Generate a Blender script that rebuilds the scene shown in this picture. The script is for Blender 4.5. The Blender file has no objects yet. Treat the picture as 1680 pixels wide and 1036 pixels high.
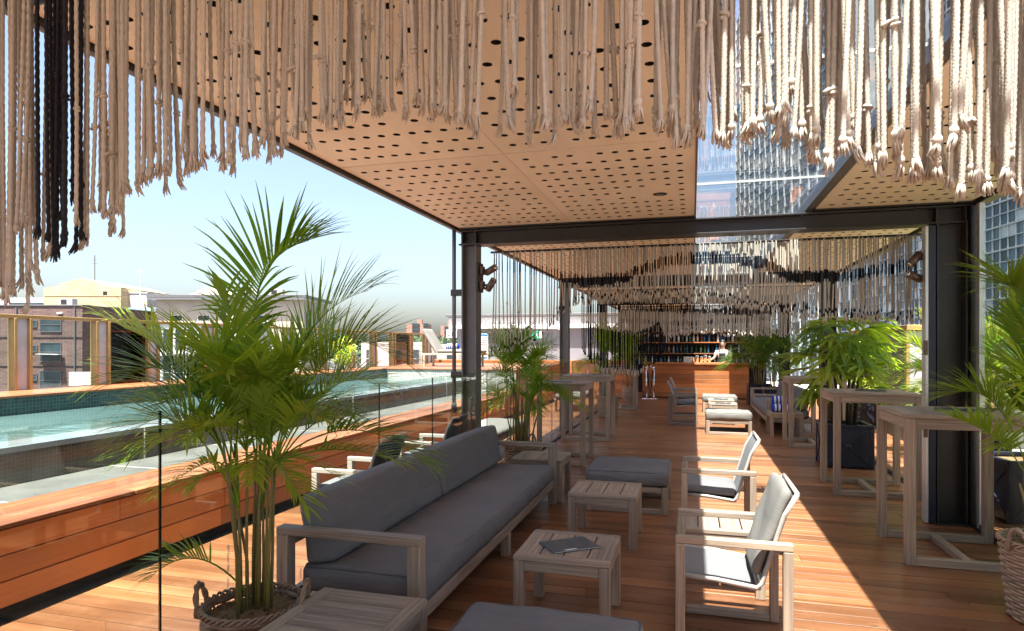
import bpy, math, random
import numpy as np
from mathutils import Vector, Matrix

SC = bpy.context.scene
COL = SC.collection
R = math.radians
YAW = math.atan(296 / 1050)

# ------------------------------------------------------------------ camera
cam = bpy.data.cameras.new('camera')
cam.sensor_width = 36.0
cam.lens = 36.0 * 1050 / 1680
cam.shift_y = 50 / 1680
cam.clip_start = 0.05
cam.clip_end = 6000
camo = bpy.data.objects.new('camera', cam)
camo.location = (0, 0, 1.6)
camo.rotation_euler = (R(90), 0, YAW)
COL.objects.link(camo)
SC.camera = camo

# ------------------------------------------------------------------ sky and sun
SUN_EL, SUN_AZ = R(72), R(182.5)        # azimuth clockwise from +Y: behind the camera, high
world = bpy.data.worlds.new('World')
SC.world = world
world.use_nodes = True
wn = world.node_tree
sky = wn.nodes.new('ShaderNodeTexSky')
sky.sky_type = 'NISHITA'
sky.sun_disc = False
sky.sun_elevation = SUN_EL
sky.sun_rotation = SUN_AZ
sky.altitude = 0
sky.air_density = 1.0
sky.dust_density = 3.6
sky.ozone_density = 1.0
wn.links.new(sky.outputs[0], wn.nodes['Background'].inputs[0])
wn.nodes['Background'].inputs[1].default_value = 0.058
sun = bpy.data.lights.new('sun', 'SUN')
sun.energy = 3.9
sun.angle = R(0.55)
sun.color = (1.0, 0.95, 0.87)
suno = bpy.data.objects.new('sun', sun)
sd = Vector((math.sin(SUN_AZ) * math.cos(SUN_EL), math.cos(SUN_AZ) * math.cos(SUN_EL), math.sin(SUN_EL)))
suno.rotation_euler = sd.to_track_quat('Z', 'Y').to_euler()
suno.location = (0, 0, 30)
COL.objects.link(suno)

SC.view_settings.view_transform = 'Standard'
SC.view_settings.look = 'None'
SC.view_settings.exposure = 2.6
SC.view_settings.gamma = 1.0
SC.view_settings.use_curve_mapping = False
SC.render.engine = 'CYCLES'
SC.cycles.max_bounces = 12
SC.cycles.diffuse_bounces = 8
SC.cycles.glossy_bounces = 4
SC.cycles.transmission_bounces = 6
SC.cycles.transparent_max_bounces = 24
SC.cycles.caustics_reflective = False
SC.cycles.caustics_refractive = False
SC.cycles.sample_clamp_indirect = 6.0
SC.cycles.use_denoising = True

# ------------------------------------------------------------------ helpers
class MB:
    """collects shapes and links them as one mesh object"""
    def __init__(s):
        s.v = []; s.f = []; s.uv = []; s.a = []
    def add(s, vs, fs, uvs=None, a=None):
        n = len(s.v)
        s.v += [tuple(p) for p in vs]
        s.f += [tuple(i + n for i in f) for f in fs]
        s.uv += list(uvs) if uvs is not None else [(p[0] + p[1], p[2]) for p in vs]
        s.a += list(a) if a is not None else [0.0] * len(vs)
    def box(s, x0, x1, y0, y1, z0, z1, b=0.003, m=None):
        d = (abs(x1 - x0), abs(y1 - y0), abs(z1 - z0))
        c = ((x0 + x1) / 2, (y0 + y1) / 2, (z0 + z1) / 2)
        ax = d.index(max(d)); o1, o2 = [i for i in range(3) if i != ax]
        b = min(b, min(d) * 0.3)
        vs = []; fs = []; idx = {}
        for sx in (-1, 1):
            for sy in (-1, 1):
                for sz in (-1, 1):
                    sg = (sx, sy, sz)
                    for k in range(3):
                        p = [sg[i] * (d[i] / 2 - (0 if i == k else b)) for i in range(3)]
                        idx[(sg, k)] = len(vs); vs.append(p)
        if b <= 1e-6:
            vs = [[sg[i] * d[i] / 2 for i in range(3)] for sg in [(x, y, z) for x in (-1, 1) for y in (-1, 1) for z in (-1, 1)]]
            g = lambda x, y, z: (x > 0) * 4 + (y > 0) * 2 + (z > 0)
            fs = [(g(-1,-1,-1), g(-1,-1,1), g(-1,1,1), g(-1,1,-1)), (g(1,-1,-1), g(1,1,-1), g(1,1,1), g(1,-1,1)),
                  (g(-1,-1,-1), g(1,-1,-1), g(1,-1,1), g(-1,-1,1)), (g(-1,1,-1), g(-1,1,1), g(1,1,1), g(1,1,-1)),
                  (g(-1,-1,-1), g(-1,1,-1), g(1,1,-1), g(1,-1,-1)), (g(-1,-1,1), g(1,-1,1), g(1,1,1), g(-1,1,1))]
        else:
            for k in range(3):
                i, j = [(1, 2), (2, 0), (0, 1)][k]
                for sg in (-1, 1):
                    q = []
                    for a, e in ((-1, -1), (1, -1), (1, 1), (-1, 1)):
                        t = [0, 0, 0]; t[k] = sg; t[i] = a; t[j] = e
                        q.append(idx[(tuple(t), k)])
                    fs.append(q if sg > 0 else q[::-1])
                for a in (-1, 1):
                    for e in (-1, 1):
                        lo = [0, 0, 0]; hi = [0, 0, 0]
                        lo[k], hi[k] = -1, 1
                        lo[i] = hi[i] = a; lo[j] = hi[j] = e
                        lo, hi = tuple(lo), tuple(hi)
                        q = [idx[(lo, i)], idx[(hi, i)], idx[(hi, j)], idx[(lo, j)]]
                        fs.append(q if a * e < 0 else q[::-1])
            for sx in (-1, 1):
                for sy in (-1, 1):
                    for sz in (-1, 1):
                        q = [idx[((sx, sy, sz), k)] for k in range(3)]
                        fs.append(q if sx * sy * sz > 0 else q[::-1])
        off = random.random() * 7
        uv = [(p[ax] + off, p[o1] + p[o2] * 1.3 + off) for p in vs]
        vs = [Vector((p[0] + c[0], p[1] + c[1], p[2] + c[2])) for p in vs]
        if m is not None:
            vs = [m @ p for p in vs]
        s.add(vs, fs, uv)
        return s
    def bar(s, p, q, w, h, b=0.003, up=(0, 0, 1)):
        """square bar from p to q, w wide (sideways), h high"""
        p, q = Vector(p), Vector(q); d = (q - p); L = d.length; d.normalize()
        u = Vector(up)
        if abs(d.dot(u)) > 0.99: u = Vector((0, 1, 0))
        sd_ = d.cross(u).normalized(); u = sd_.cross(d).normalized()
        m = Matrix((( d.x, sd_.x, u.x, p.x), (d.y, sd_.y, u.y, p.y), (d.z, sd_.z, u.z, p.z), (0, 0, 0, 1)))
        return s.box(0, L, -w / 2, w / 2, -h / 2, h / 2, b, m)
    def tube(s, pts, rad, n=8, cap=True, a=None, flat=1.0):
        pts = [Vector(p) for p in pts]; m = len(pts)
        if not hasattr(rad, '__len__'): rad = [rad] * m
        vs = []; uv = []; fs = []; L = 0; at = []
        t0 = (pts[1] - pts[0]).normalized()
        u = t0.cross(Vector((0.31, 0.87, 0.4))).normalized()
        for i, p in enumerate(pts):
            t = (pts[min(i + 1, m - 1)] - pts[max(i - 1, 0)]).normalized()
            u = (u - t * u.dot(t))
            if u.length < 1e-6: u = t.orthogonal()
            u.normalize(); w = t.cross(u)
            if i: L += (p - pts[i - 1]).length
            for k in range(n):
                th = 2 * math.pi * k / n
                vs.append(p + (u * math.cos(th) + w * math.sin(th) * flat) * rad[i]); uv.append((L, k / n)); at.append(a[i] if a else 0.0)
        for i in range(m - 1):
            for k in range(n):
                k2 = (k + 1) % n
                fs.append((i * n + k, i * n + k2, (i + 1) * n + k2, (i + 1) * n + k))
        if cap:
            fs.append(tuple(range(n))[::-1]); fs.append(tuple((m - 1) * n + k for k in range(n)))
        s.add(vs, fs, uv, at)
        return s
    def lathe(s, prof, n=16, c=(0, 0, 0), sx=1.0, sy=1.0):
        vs = []; fs = []
        for r, z in prof:
            for k in range(n):
                th = 2 * math.pi * k / n
                vs.append((c[0] + r * math.cos(th) * sx, c[1] + r * math.sin(th) * sy, c[2] + z))
        for i in range(len(prof) - 1):
            for k in range(n):
                k2 = (k + 1) % n
                fs.append((i * n + k, i * n + k2, (i + 1) * n + k2, (i + 1) * n + k))
        fs.append(tuple(range(n))[::-1]); fs.append(tuple((len(prof) - 1) * n + k for k in range(n)))
        s.add(vs, fs)
        return s
    def quad(s, a, b, c, d):
        s.add([a, b, c, d], [(0, 1, 2, 3)]); return s
    def mesh(s, name, smooth=False):
        me = bpy.data.meshes.new(name)
        me.from_pydata([tuple(p) for p in s.v], [], s.f)
        if s.uv:
            ul = me.uv_layers.new(name='uv')
            li = np.empty(len(me.loops), dtype=np.int32); me.loops.foreach_get('vertex_index', li)
            ul.data.foreach_set('uv', np.array(s.uv, dtype=np.float32)[li].ravel())
        if any(s.a):
            at = me.attributes.new('dye', 'FLOAT', 'POINT'); at.data.foreach_set('value', np.array(s.a, dtype=np.float32))
        if smooth: me.polygons.foreach_set('use_smooth', [True] * len(me.polygons))
        me.update()
        return me
    def build(s, name, mat, parent=None, smooth=False):
        return put(name, s.mesh(name, smooth), mat, parent)

def put(name, me, mat=None, parent=None):
    if mat is not None and len(me.materials) == 0: me.materials.append(mat)
    o = bpy.data.objects.new(name, me); COL.objects.link(o)
    if parent is not None: o.parent = parent
    return o
def tag(o, label=None, cat=None, group=None, kind=None):
    if label: o['label'] = label
    if cat: o['category'] = cat
    if group: o['group'] = group
    if kind: o['kind'] = kind
    return o
def thing(name, label=None, cat=None, loc=(0, 0, 0), rz=0, group=None):
    o = bpy.data.objects.new(name, None); COL.objects.link(o)
    o.empty_display_size = 0.1
    o.location = loc; o.rotation_euler = (0, 0, rz)
    return tag(o, label, cat, group)
def copy_tree(o, parent=None):
    c = o.copy(); COL.objects.link(c); c.parent = parent
    for ch in list(o.children): copy_tree(ch, c)
    return c
def place(o, loc, rz=0.0, label=None, group=None, first=False):
    c = o if first else copy_tree(o)
    c.location = loc; c.rotation_euler = (0, 0, rz)
    return tag(c, label, None, group)
def B(x0, x1, y0, y1, z0, z1, b=0.003): return MB().box(x0, x1, y0, y1, z0, z1, b)
def interp(tab, x): return float(np.interp(x, [t[0] for t in tab], [t[1] for t in tab]))

def cushion(sx, sy, sz, r=0.05, crown=0.02, seed=0, nx=18, ny=18, wr=0.004):
    """soft rounded box centred on x,y, bottom at z=0"""
    rng = random.Random(seed); ph = [rng.uniform(0, 6.3) for _ in range(8)]
    nz = 5; vid = {}; vs = []; fs = []; uv = []
    def P(i, j, k):
        key = (i, j, k)
        if key in vid: return vid[key]
        def lin(t, n): # denser towards edges
            u = t / n * 2 - 1
            return math.copysign(abs(u) ** 0.75, u)
        p = Vector((lin(i, nx) * sx / 2, lin(j, ny) * sy / 2, (k / nz * 2 - 1) * sz / 2))
        q = Vector((max(-sx / 2 + r, min(sx / 2 - r, p.x)), max(-sy / 2 + r, min(sy / 2 - r, p.y)), max(-sz / 2 + r, min(sz / 2 - r, p.z))))
        d = p - q
        if d.length > 1e-6: p = q + d.normalized() * min(r, d.length if d.length < r else r)
        ex = 1 - (2 * p.x / sx) ** 2; ey = 1 - (2 * p.y / sy) ** 2
        p.z += crown * max(0, ex) ** 0.6 * max(0, ey) ** 0.6 * (1 if k >= nz / 2 else -0.2)
        bz = 1 - (2 * (k / nz) - 1) ** 2
        p.x += math.copysign(0.012 * bz * max(0, ey), p.x) if i in (0, nx) else 0
        p.y += math.copysign(0.012 * bz * max(0, ex), p.y) if j in (0, ny) else 0
        w = wr * (math.sin(p.x * 23 + ph[0] + 3 * math.sin(p.y * 5 + ph[1])) + math.sin(p.y * 19 + ph[2] + 2 * math.sin(p.x * 7 + ph[3])))
        p.z += w * 0.5
        vid[key] = len(vs); vs.append((p.x, p.y, p.z + sz / 2)); uv.append((p.x, p.y + p.z))
        return vid[key]
    for i in range(nx):
        for j in range(ny):
            fs.append((P(i, j, nz), P(i + 1, j, nz), P(i + 1, j + 1, nz), P(i, j + 1, nz)))
            fs.append((P(i, j, 0), P(i, j + 1, 0), P(i + 1, j + 1, 0), P(i + 1, j, 0)))
    for k in range(nz):
        for i in range(nx):
            fs.append((P(i, 0, k), P(i + 1, 0, k), P(i + 1, 0, k + 1), P(i, 0, k + 1)))
            fs.append((P(i, ny, k), P(i, ny, k + 1), P(i + 1, ny, k + 1), P(i + 1, ny, k)))
        for j in range(ny):
            fs.append((P(0, j, k), P(0, j, k + 1), P(0, j + 1, k + 1), P(0, j + 1, k)))
            fs.append((P(nx, j, k), P(nx, j + 1, k), P(nx, j + 1, k + 1), P(nx, j, k + 1)))
    m = MB(); m.add(vs, fs, uv); return m
def xform(mb, mat):
    mb.v = [tuple(mat @ Vector(p)) for p in mb.v]; return mb

# ------------------------------------------------------------------ materials
class NT:
    def __init__(s, name):
        s.m = bpy.data.materials.new(name); s.m.use_nodes = True
        s.t = s.m.node_tree; s.t.nodes.clear()
        s.out = s.n('ShaderNodeOutputMaterial')
    def n(s, typ, **kw):
        nd = s.t.nodes.new(typ)
        for k, v in kw.items(): setattr(nd, k, v)
        return nd
    def l(s, a, b): s.t.links.new(a, b)
    def val(s, x, sock):
        if hasattr(x, 'is_output'): s.l(x, sock)
        else: sock.default_value = x
    def math(s, op, a, b=0.0):
        nd = s.n('ShaderNodeMath', operation=op); s.val(a, nd.inputs[0]); s.val(b, nd.inputs[1]); return nd.outputs[0]
    def mix(s, f, a, b):
        nd = s.n('ShaderNodeMix', data_type='RGBA'); s.val(f, nd.inputs[0])
        for x, i in ((a, 6), (b, 7)):
            if hasattr(x, 'is_output'): s.l(x, nd.inputs[i])
            else: nd.inputs[i].default_value = (*x, 1)
        return nd.outputs[2]
    def mul(s, col, f):
        nd = s.n('ShaderNodeMix', data_type='RGBA', blend_type='MULTIPLY'); nd.inputs[0].default_value = 1
        for x, i in ((col, 6), (f, 7)):
            if hasattr(x, 'is_output'): s.l(x, nd.inputs[i])
            else: nd.inputs[i].default_value = (*x, 1)
        return nd.outputs[2]
    def ramp(s, x, lo, hi, a=0.0, b=1.0):
        nd = s.n('ShaderNodeMapRange'); s.val(x, nd.inputs[0])
        nd.inputs[1].default_value = lo; nd.inputs[2].default_value = hi; nd.inputs[3].default_value = a; nd.inputs[4].default_value = b
        return nd.outputs[0]
    def uv(s): return s.n('ShaderNodeTexCoord').outputs['UV']
    def obj(s): return s.n('ShaderNodeTexCoord').outputs['Object']
    def pos(s): return s.n('ShaderNodeNewGeometry').outputs['Position']
    def rnd(s): return s.n('ShaderNodeObjectInfo').outputs['Random']
    def scale(s, v, sc, off=None):
        nd = s.n('ShaderNodeVectorMath', operation='MULTIPLY'); s.l(v, nd.inputs[0]); nd.inputs[1].default_value = sc
        o = nd.outputs[0]
        if off is not None:
            ad = s.n('ShaderNodeVectorMath', operation='ADD'); s.l(o, ad.inputs[0]); s.l(off, ad.inputs[1]); o = ad.outputs[0]
        return o
    def noise(s, v, sc=1.0, det=3.0, rough=0.55):
        nd = s.n('ShaderNodeTexNoise'); s.l(v, nd.inputs['Vector']); nd.inputs['Scale'].default_value = sc
        nd.inputs['Detail'].default_value = det; nd.inputs['Roughness'].default_value = rough
        return nd.outputs['Fac']
    def comb(s, x=0.0, y=0.0, z=0.0):
        nd = s.n('ShaderNodeCombineXYZ'); s.val(x, nd.inputs[0]); s.val(y, nd.inputs[1]); s.val(z, nd.inputs[2]); return nd.outputs[0]
    def sep(s, v):
        nd = s.n('ShaderNodeSeparateXYZ'); s.l(v, nd.inputs[0]); return nd.outputs
    def bump(s, h, strength=0.3, dist=0.002):
        nd = s.n('ShaderNodeBump'); nd.inputs['Strength'].default_value = strength; nd.inputs['Distance'].default_value = dist
        s.l(h, nd.inputs['Height']); return nd.outputs[0]
    def pbsdf(s, col, rough=0.5, metal=0.0, normal=None, spec=0.5):
        p = s.n('ShaderNodeBsdfPrincipled')
        if hasattr(col, 'is_output'): s.l(col, p.inputs['Base Color'])
        else: p.inputs['Base Color'].default_value = (*col, 1)
        s.val(rough, p.inputs['Roughness']); p.inputs['Metallic'].default_value = metal
        p.inputs['Specular IOR Level'].default_value = spec
        if normal is not None: s.l(normal, p.inputs['Normal'])
        return p.outputs[0]
    def done(s, sh): s.l(sh, s.out.inputs[0]); return s.m

def plain(name, col, rough=0.5, metal=0.0, var=0.12, nsc=6.0, bump=0.0, spec=0.5):
    t = NT(name); nz = t.noise(t.pos(), nsc, 4)
    c = t.mix(t.ramp(nz, 0.3, 0.7), tuple(x * (1 - var) for x in col), tuple(min(1, x * (1 + var)) for x in col))
    rg = t.ramp(nz, 0.3, 0.7, max(0.02, rough - 0.08), rough + 0.08)
    nm = t.bump(t.noise(t.pos(), nsc * 12, 3), bump, 0.004) if bump else None
    return t.done(t.pbsdf(c, rg, metal, nm, spec))

def wood_uv(name, a, b, rough=0.6, fine=1.0, bump=0.25, dark=None):
    """timber with grain along the piece's own length (uv.x)"""
    t = NT(name); rn = t.rnd(); off = t.comb(t.math('MULTIPLY', rn, 31.0), t.math('MULTIPLY', rn, 17.0))
    g = t.noise(t.scale(t.uv(), (2.2 * fine, 70 * fine, 1), off), 1.0, 5, 0.6)
    w = t.noise(t.scale(t.uv(), (1.2, 5, 1), off), 1.0, 3)
    c = t.mix(t.ramp(g, 0.32, 0.68), a, b)
    c = t.mul(c, t.mix(t.ramp(w, 0.3, 0.7), (0.74, 0.75, 0.78), (1.12, 1.1, 1.06)))
    c = t.mul(c, t.mix(rn, (0.80, 0.80, 0.82), (1.12, 1.09, 1.05)))
    return t.done(t.pbsdf(c, t.ramp(g, 0.3, 0.7, rough + 0.1, rough - 0.08), 0, t.bump(g, bump, 0.0015)))

def deck_mat(name, a, b, c3, along='X', pitch=0.14, rough=0.31):
    """oiled hardwood boards; every board of its own tone, grain along the board"""
    t = NT(name); P = t.sep(t.pos()); rn = t.rnd()
    al, ac = (P[0], P[1]) if along == 'X' else (P[1], P[0])
    row = t.math('FLOOR', t.math('DIVIDE', ac, pitch))
    wnz = t.n('ShaderNodeTexWhiteNoise', noise_dimensions='2D'); t.l(t.comb(row, rn), wnz.inputs['Vector']); rv = wnz.outputs[0]
    sh = t.math('MULTIPLY', rv, 40.0)
    g = t.noise(t.comb(t.math('ADD', t.math('MULTIPLY', al, 1.6), sh), t.math('MULTIPLY', ac, 75.0), t.math('MULTIPLY', P[2], 60.0)), 1.0, 5, 0.62)
    w = t.noise(t.comb(t.math('ADD', t.math('MULTIPLY', al, 0.9), sh), t.math('MULTIPLY', ac, 9.0), P[2]), 1.0, 4)
    col = t.mix(t.ramp(g, 0.2, 0.8), a, b)
    col = t.mix(t.ramp(w, 0.42, 0.75), col, c3)
    col = t.mul(col, t.mix(rv, (0.58, 0.55, 0.53), (1.2, 1.16, 1.1)))
    blot = t.noise(t.pos(), 1.1, 4, 0.6)
    col = t.mul(col, t.mix(t.ramp(blot, 0.35, 0.65), (0.84, 0.84, 0.86), (1.1, 1.08, 1.05)))
    # screw heads and small dark knots
    kn = t.noise(t.comb(t.math('ADD', t.math('MULTIPLY', al, 5.0), sh), t.math('MULTIPLY', ac, 16.0), 0.0), 1.0, 2)
    col = t.mix(t.ramp(kn, 0.735, 0.77), col, (0.04, 0.02, 0.012))
    fa = t.math('ABSOLUTE', t.math('SUBTRACT', t.math('FRACT', t.math('DIVIDE', al, 0.45)), 0.5)); fb = t.math('ABSOLUTE', t.math('SUBTRACT', t.math('FRACT', t.math('DIVIDE', ac, pitch)), 0.5))
    scr = t.math('MULTIPLY', t.math('LESS_THAN', fa, 0.0095), t.math('LESS_THAN', t.math('ABSOLUTE', t.math('SUBTRACT', fb, 0.28)), 0.03))
    col = t.mix(t.math('MULTIPLY', scr, 0.8), col, (0.03, 0.018, 0.012))
    wear = t.ramp(t.noise(t.pos(), 3.2, 5, 0.7), 0.52, 0.75, 0.0, 0.35); col = t.mix(wear, col, c3)
    rg = t.ramp(t.math('ADD', t.math('MULTIPLY', g, 0.5), t.math('MULTIPLY', blot, 0.5)), 0.3, 0.7, rough - 0.06, rough + 0.2)
    return t.done(t.pbsdf(col, rg, 0, t.bump(g, 0.3, 0.002), 0.45))

def fabric(name, col, sc=520.0, rough=0.9, wrinkle=0.5):
    t = NT(name); u = t.uv(); rn = t.rnd()
    s = t.sep(u)
    wv = t.math('MULTIPLY', t.math('SINE', t.math('MULTIPLY', s[0], sc)), t.math('SINE', t.math('MULTIPLY', s[1], sc)))
    n1 = t.noise(u, 160.0, 3); off = t.comb(t.math('MULTIPLY', rn, 9.0), rn)
    wr = t.noise(t.scale(u, (2.2, 9.0, 1), off), 1.0, 4, 0.6); bl = t.noise(u, 2.5, 3)
    f = t.math('ADD', t.math('MULTIPLY', n1, 0.6), t.math('MULTIPLY', t.ramp(wv, -1, 1), 0.4))
    c = t.mix(f, tuple(x * 0.72 for x in col), tuple(x * 1.25 for x in col))
    c = t.mul(c, t.mix(t.ramp(bl, 0.3, 0.7), (0.92, 0.92, 0.93), (1.06, 1.05, 1.04)))
    h = t.math('ADD', t.math('MULTIPLY', wr, 1.0), t.math('MULTIPLY', f, 0.06))
    p = t.pbsdf(c, rough, 0, t.bump(h, wrinkle * 1.3, 0.035), 0.25)
    return t.done(p)

def glass_mat(name, tint=(0.9, 0.95, 0.94), rough=0.0, ior=1.45, drips=False, dirt=0.0):
    t = NT(name)
    tr = t.n('ShaderNodeBsdfTransparent'); tr.inputs[0].default_value = (*tint, 1)
    gl = t.n('ShaderNodeBsdfGlossy'); gl.inputs['Roughness'].default_value = rough
    ge = t.n('ShaderNodeNewGeometry'); dt = t.n('ShaderNodeVectorMath', operation='DOT_PRODUCT')   # Schlick reflectance of a thin pane, same from both sides
    t.l(ge.outputs['Normal'], dt.inputs[0]); t.l(ge.outputs['Incoming'], dt.inputs[1])
    f0 = ((ior - 1) / (ior + 1)) ** 2
    fr = t.math('ADD', t.math('MULTIPLY', t.math('POWER', t.math('SUBTRACT', 1.0, t.math('ABSOLUTE', dt.outputs['Value'])), 5.0), 1 - f0), f0)
    mx = t.n('ShaderNodeMixShader'); t.l(fr, mx.inputs[0]); t.l(tr.outputs[0], mx.inputs[1]); t.l(gl.outputs[0], mx.inputs[2])
    sh = mx.outputs[0]
    if drips or dirt:
        P = t.sep(t.pos()); df = t.n('ShaderNodeBsdfDiffuse'); df.inputs[0].default_value = (0.75, 0.72, 0.68, 1)
        if drips:   # lime runs left by water, hanging from random heights
            wob = t.math('MULTIPLY', t.noise(t.comb(0.0, 0.0, t.math('MULTIPLY', P[2], 9.0)), 1.0, 2), 0.03)
            yy = t.math('ADD', P[1], wob)
            cell = t.math('MULTIPLY', yy, 26.0); fc = t.math('FLOOR', cell)
            wn_ = t.n('ShaderNodeTexWhiteNoise', noise_dimensions='1D'); t.l(fc, wn_.inputs['W']); r1 = wn_.outputs[0]
            fx = t.math('ABSOLUTE', t.math('SUBTRACT', t.math('FRACT', cell), 0.5))
            line = t.math('LESS_THAN', fx, t.math('MULTIPLY', r1, 0.13))
            top = t.math('MULTIPLY', t.math('FRACT', t.math('MULTIPLY', r1, 7.31)), 0.75)
            m1 = t.math('LESS_THAN', P[2], top)
            m2 = t.math('GREATER_THAN', t.math('FRACT', t.math('MULTIPLY', r1, 3.77)), 0.62)
            nz = t.ramp(t.noise(t.pos(), 30.0, 3), 0.3, 0.6)
            fac = t.math('MULTIPLY', t.math('MULTIPLY', t.math('MULTIPLY', line, m1), m2), t.math('MULTIPLY', nz, 0.8))
        else:
            fac = t.math('MULTIPLY', t.ramp(t.noise(t.pos(), 2.0, 5), 0.35, 0.8), dirt)
        m3 = t.n('ShaderNodeMixShader'); t.l(fac, m3.inputs[0]); t.l(sh, m3.inputs[1]); t.l(df.outputs[0], m3.inputs[2]); sh = m3.outputs[0]
    return t.done(sh)

def leaf_mat(name, a, b, trans=0.35, rough=0.4):
    t = NT(name); rn = t.rnd(); nz = t.noise(t.pos(), 7.0, 3)
    f = t.ramp(t.math('ADD', t.math('MULTIPLY', rn, 0.6), t.math('MULTIPLY', nz, 0.5)), 0.25, 0.85)
    c = t.mix(f, a, b)
    s = t.sep(t.uv())
    st = t.noise(t.scale(t.uv(), (3, 160, 1)), 1.0, 2)
    c = t.mul(c, t.mix(t.ramp(st, 0.35, 0.65), (0.85, 0.88, 0.8), (1.1, 1.08, 1.1)))
    c = t.mix(t.ramp(s[0], 0.93, 1.0), c, (0.22, 0.16, 0.05))
    p = t.pbsdf(c, rough, 0, None, 0.45)
    tl = t.n('ShaderNodeBsdfTranslucent'); tc = t.mul(c, (1.9, 1.75, 0.7)); t.l(tc, tl.inputs[0])
    mx = t.n('ShaderNodeMixShader'); mx.inputs[0].default_value = trans; t.l(p, mx.inputs[1]); t.l(tl.outputs[0], mx.inputs[2])
    return t.done(mx.outputs[0])

def rope_mat(name, light, dark):
    t = NT(name); at = t.n('ShaderNodeAttribute'); at.attribute_name = 'dye'
    nz = t.noise(t.pos(), 60.0, 3); n2 = t.noise(t.pos(), 700.0, 2)
    c = t.mix(t.ramp(nz, 0.3, 0.7), tuple(x * 0.86 for x in light), light)
    c = t.mul(c, t.mix(n2, (0.82, 0.8, 0.77), (1.1, 1.1, 1.1)))
    c = t.mul(c, t.mix(t.rnd(), (0.86, 0.85, 0.83), (1.06, 1.05, 1.04)))
    d = t.ramp(t.math('ADD', at.outputs['Fac'], t.math('MULTIPLY', t.math('SUBTRACT', nz, 0.5), 0.25)), 0.35, 0.65)
    c = t.mix(d, c, dark)
    return t.done(t.pbsdf(c, 0.9, 0, t.bump(n2, 0.3, 0.001), 0.2))

def brick_mat(name, a, b, mortar, sx=1.0):
    t = NT(name); P = t.sep(t.obj())
    br = t.n('ShaderNodeTexBrick'); t.l(t.comb(t.math('ADD', P[0], P[1]), P[2]), br.inputs['Vector'])
    br.inputs['Color1'].default_value = (*a, 1); br.inputs['Color2'].default_value = (*b, 1); br.inputs['Mortar'].default_value = (*mortar, 1)
    br.inputs['Scale'].default_value = 1.0; br.inputs['Brick Width'].default_value = 0.5 * sx; br.inputs['Row Height'].default_value = 0.17 * sx
    br.inputs['Mortar Size'].default_value = 0.018 * sx
    nz = t.noise(t.obj(), 0.4, 4)
    c = t.mul(br.outputs[0], t.mix(t.ramp(nz, 0.3, 0.7), (0.8, 0.8, 0.8), (1.15, 1.12, 1.1)))
    return t.done(t.pbsdf(c, 0.85))

def mosaic_mat(name, a, b, grout, size=0.03, rough=0.15, wet=0.0):
    t = NT(name); P = t.sep(t.pos())
    def cell(x): return t.math('DIVIDE', x, size)
    gx, gy, gz = cell(P[0]), cell(P[1]), cell(P[2])
    ff = [t.math('FLOOR', g) for g in (gx, gy, gz)]
    w = t.n('ShaderNodeTexWhiteNoise', noise_dimensions='3D'); t.l(t.comb(*ff), w.inputs['Vector'])
    hx = t.math('ADD', P[0], P[1]); fx = t.math('FRACT', cell(hx)); fz = t.math('FRACT', gz)
    e = t.math('MINIMUM', t.math('MINIMUM', fx, t.math('SUBTRACT', 1.0, fx)), t.math('MINIMUM', fz, t.math('SUBTRACT', 1.0, fz)))
    line = t.math('LESS_THAN', e, 0.07)
    w2 = t.n('ShaderNodeTexWhiteNoise', noise_dimensions='2D'); t.l(t.comb(t.math('FLOOR', cell(hx)), ff[2]), w2.inputs['Vector'])
    c = t.mix(w2.outputs[0], a, b); st = t.noise(t.scale(t.pos(), (2, 6, 0.6)), 1.0, 4)
    c = t.mul(c, t.mix(t.ramp(st, 0.3, 0.7), (0.7, 0.7, 0.66), (1.2, 1.15, 1.1)))
    c = t.mix(line, c, grout)
    return t.done(t.pbsdf(c, t.math('ADD', t.math('MULTIPLY', line, 0.5), rough), 0, None, 0.6))

MAT = {}
MAT['deck'] = deck_mat('oiled_deck_boards', (0.17, 0.066, 0.027), (0.26, 0.108, 0.046), (0.30, 0.15, 0.075))
MAT['deck_y'] = deck_mat('oiled_boards_lengthwise', (0.20, 0.066, 0.026), (0.31, 0.115, 0.045), (0.33, 0.15, 0.07), along='Y', pitch=0.135)
MAT['cladding'] = deck_mat('timber_cladding', (0.32, 0.10, 0.03), (0.50, 0.19, 0.058), (0.5, 0.23, 0.085), along='Y', pitch=7.0, rough=0.32)
MAT['bar_wood'] = deck_mat('bar_cladding', (0.30, 0.095, 0.03), (0.46, 0.17, 0.055), (0.46, 0.2, 0.08), along='X', pitch=7.0, rough=0.35)
MAT['joist_shade'] = plain('dark_joist_shade', (0.015, 0.011, 0.008), 0.9)  # hidden supports, and painted shade in the deck gaps
MAT['teak'] = wood_uv('weathered_teak', (0.205, 0.155, 0.115), (0.41, 0.32, 0.245), 0.62)
MAT['teak_dark'] = wood_uv('weathered_teak_grey', (0.17, 0.14, 0.11), (0.30, 0.255, 0.21), 0.62)
MAT['grey_fabric'] = fabric('grey_canvas', (0.155, 0.152, 0.155))
MAT['pale_fabric'] = fabric('pale_canvas', (0.165, 0.158, 0.145), 420.0, 0.9, 0.12)
MAT['sling'] = fabric('mesh_sling', (0.16, 0.16, 0.165), 900.0, 0.7, 0.1)
MAT['dark_sling'] = fabric('dark_mesh_sling', (0.05, 0.058, 0.068), 900.0, 0.6, 0.1)
MAT['cream_frame'] = plain('cream_powder_coat', (0.40, 0.35, 0.29), 0.5)
MAT['steel'] = plain('bronze_painted_steel', (0.024, 0.021, 0.020), 0.42, 0.0, 0.2, 9.0)
MAT['steel_grey'] = plain('grey_painted_steel', (0.12, 0.12, 0.125), 0.4, 0.0, 0.15, 9.0)
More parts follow.
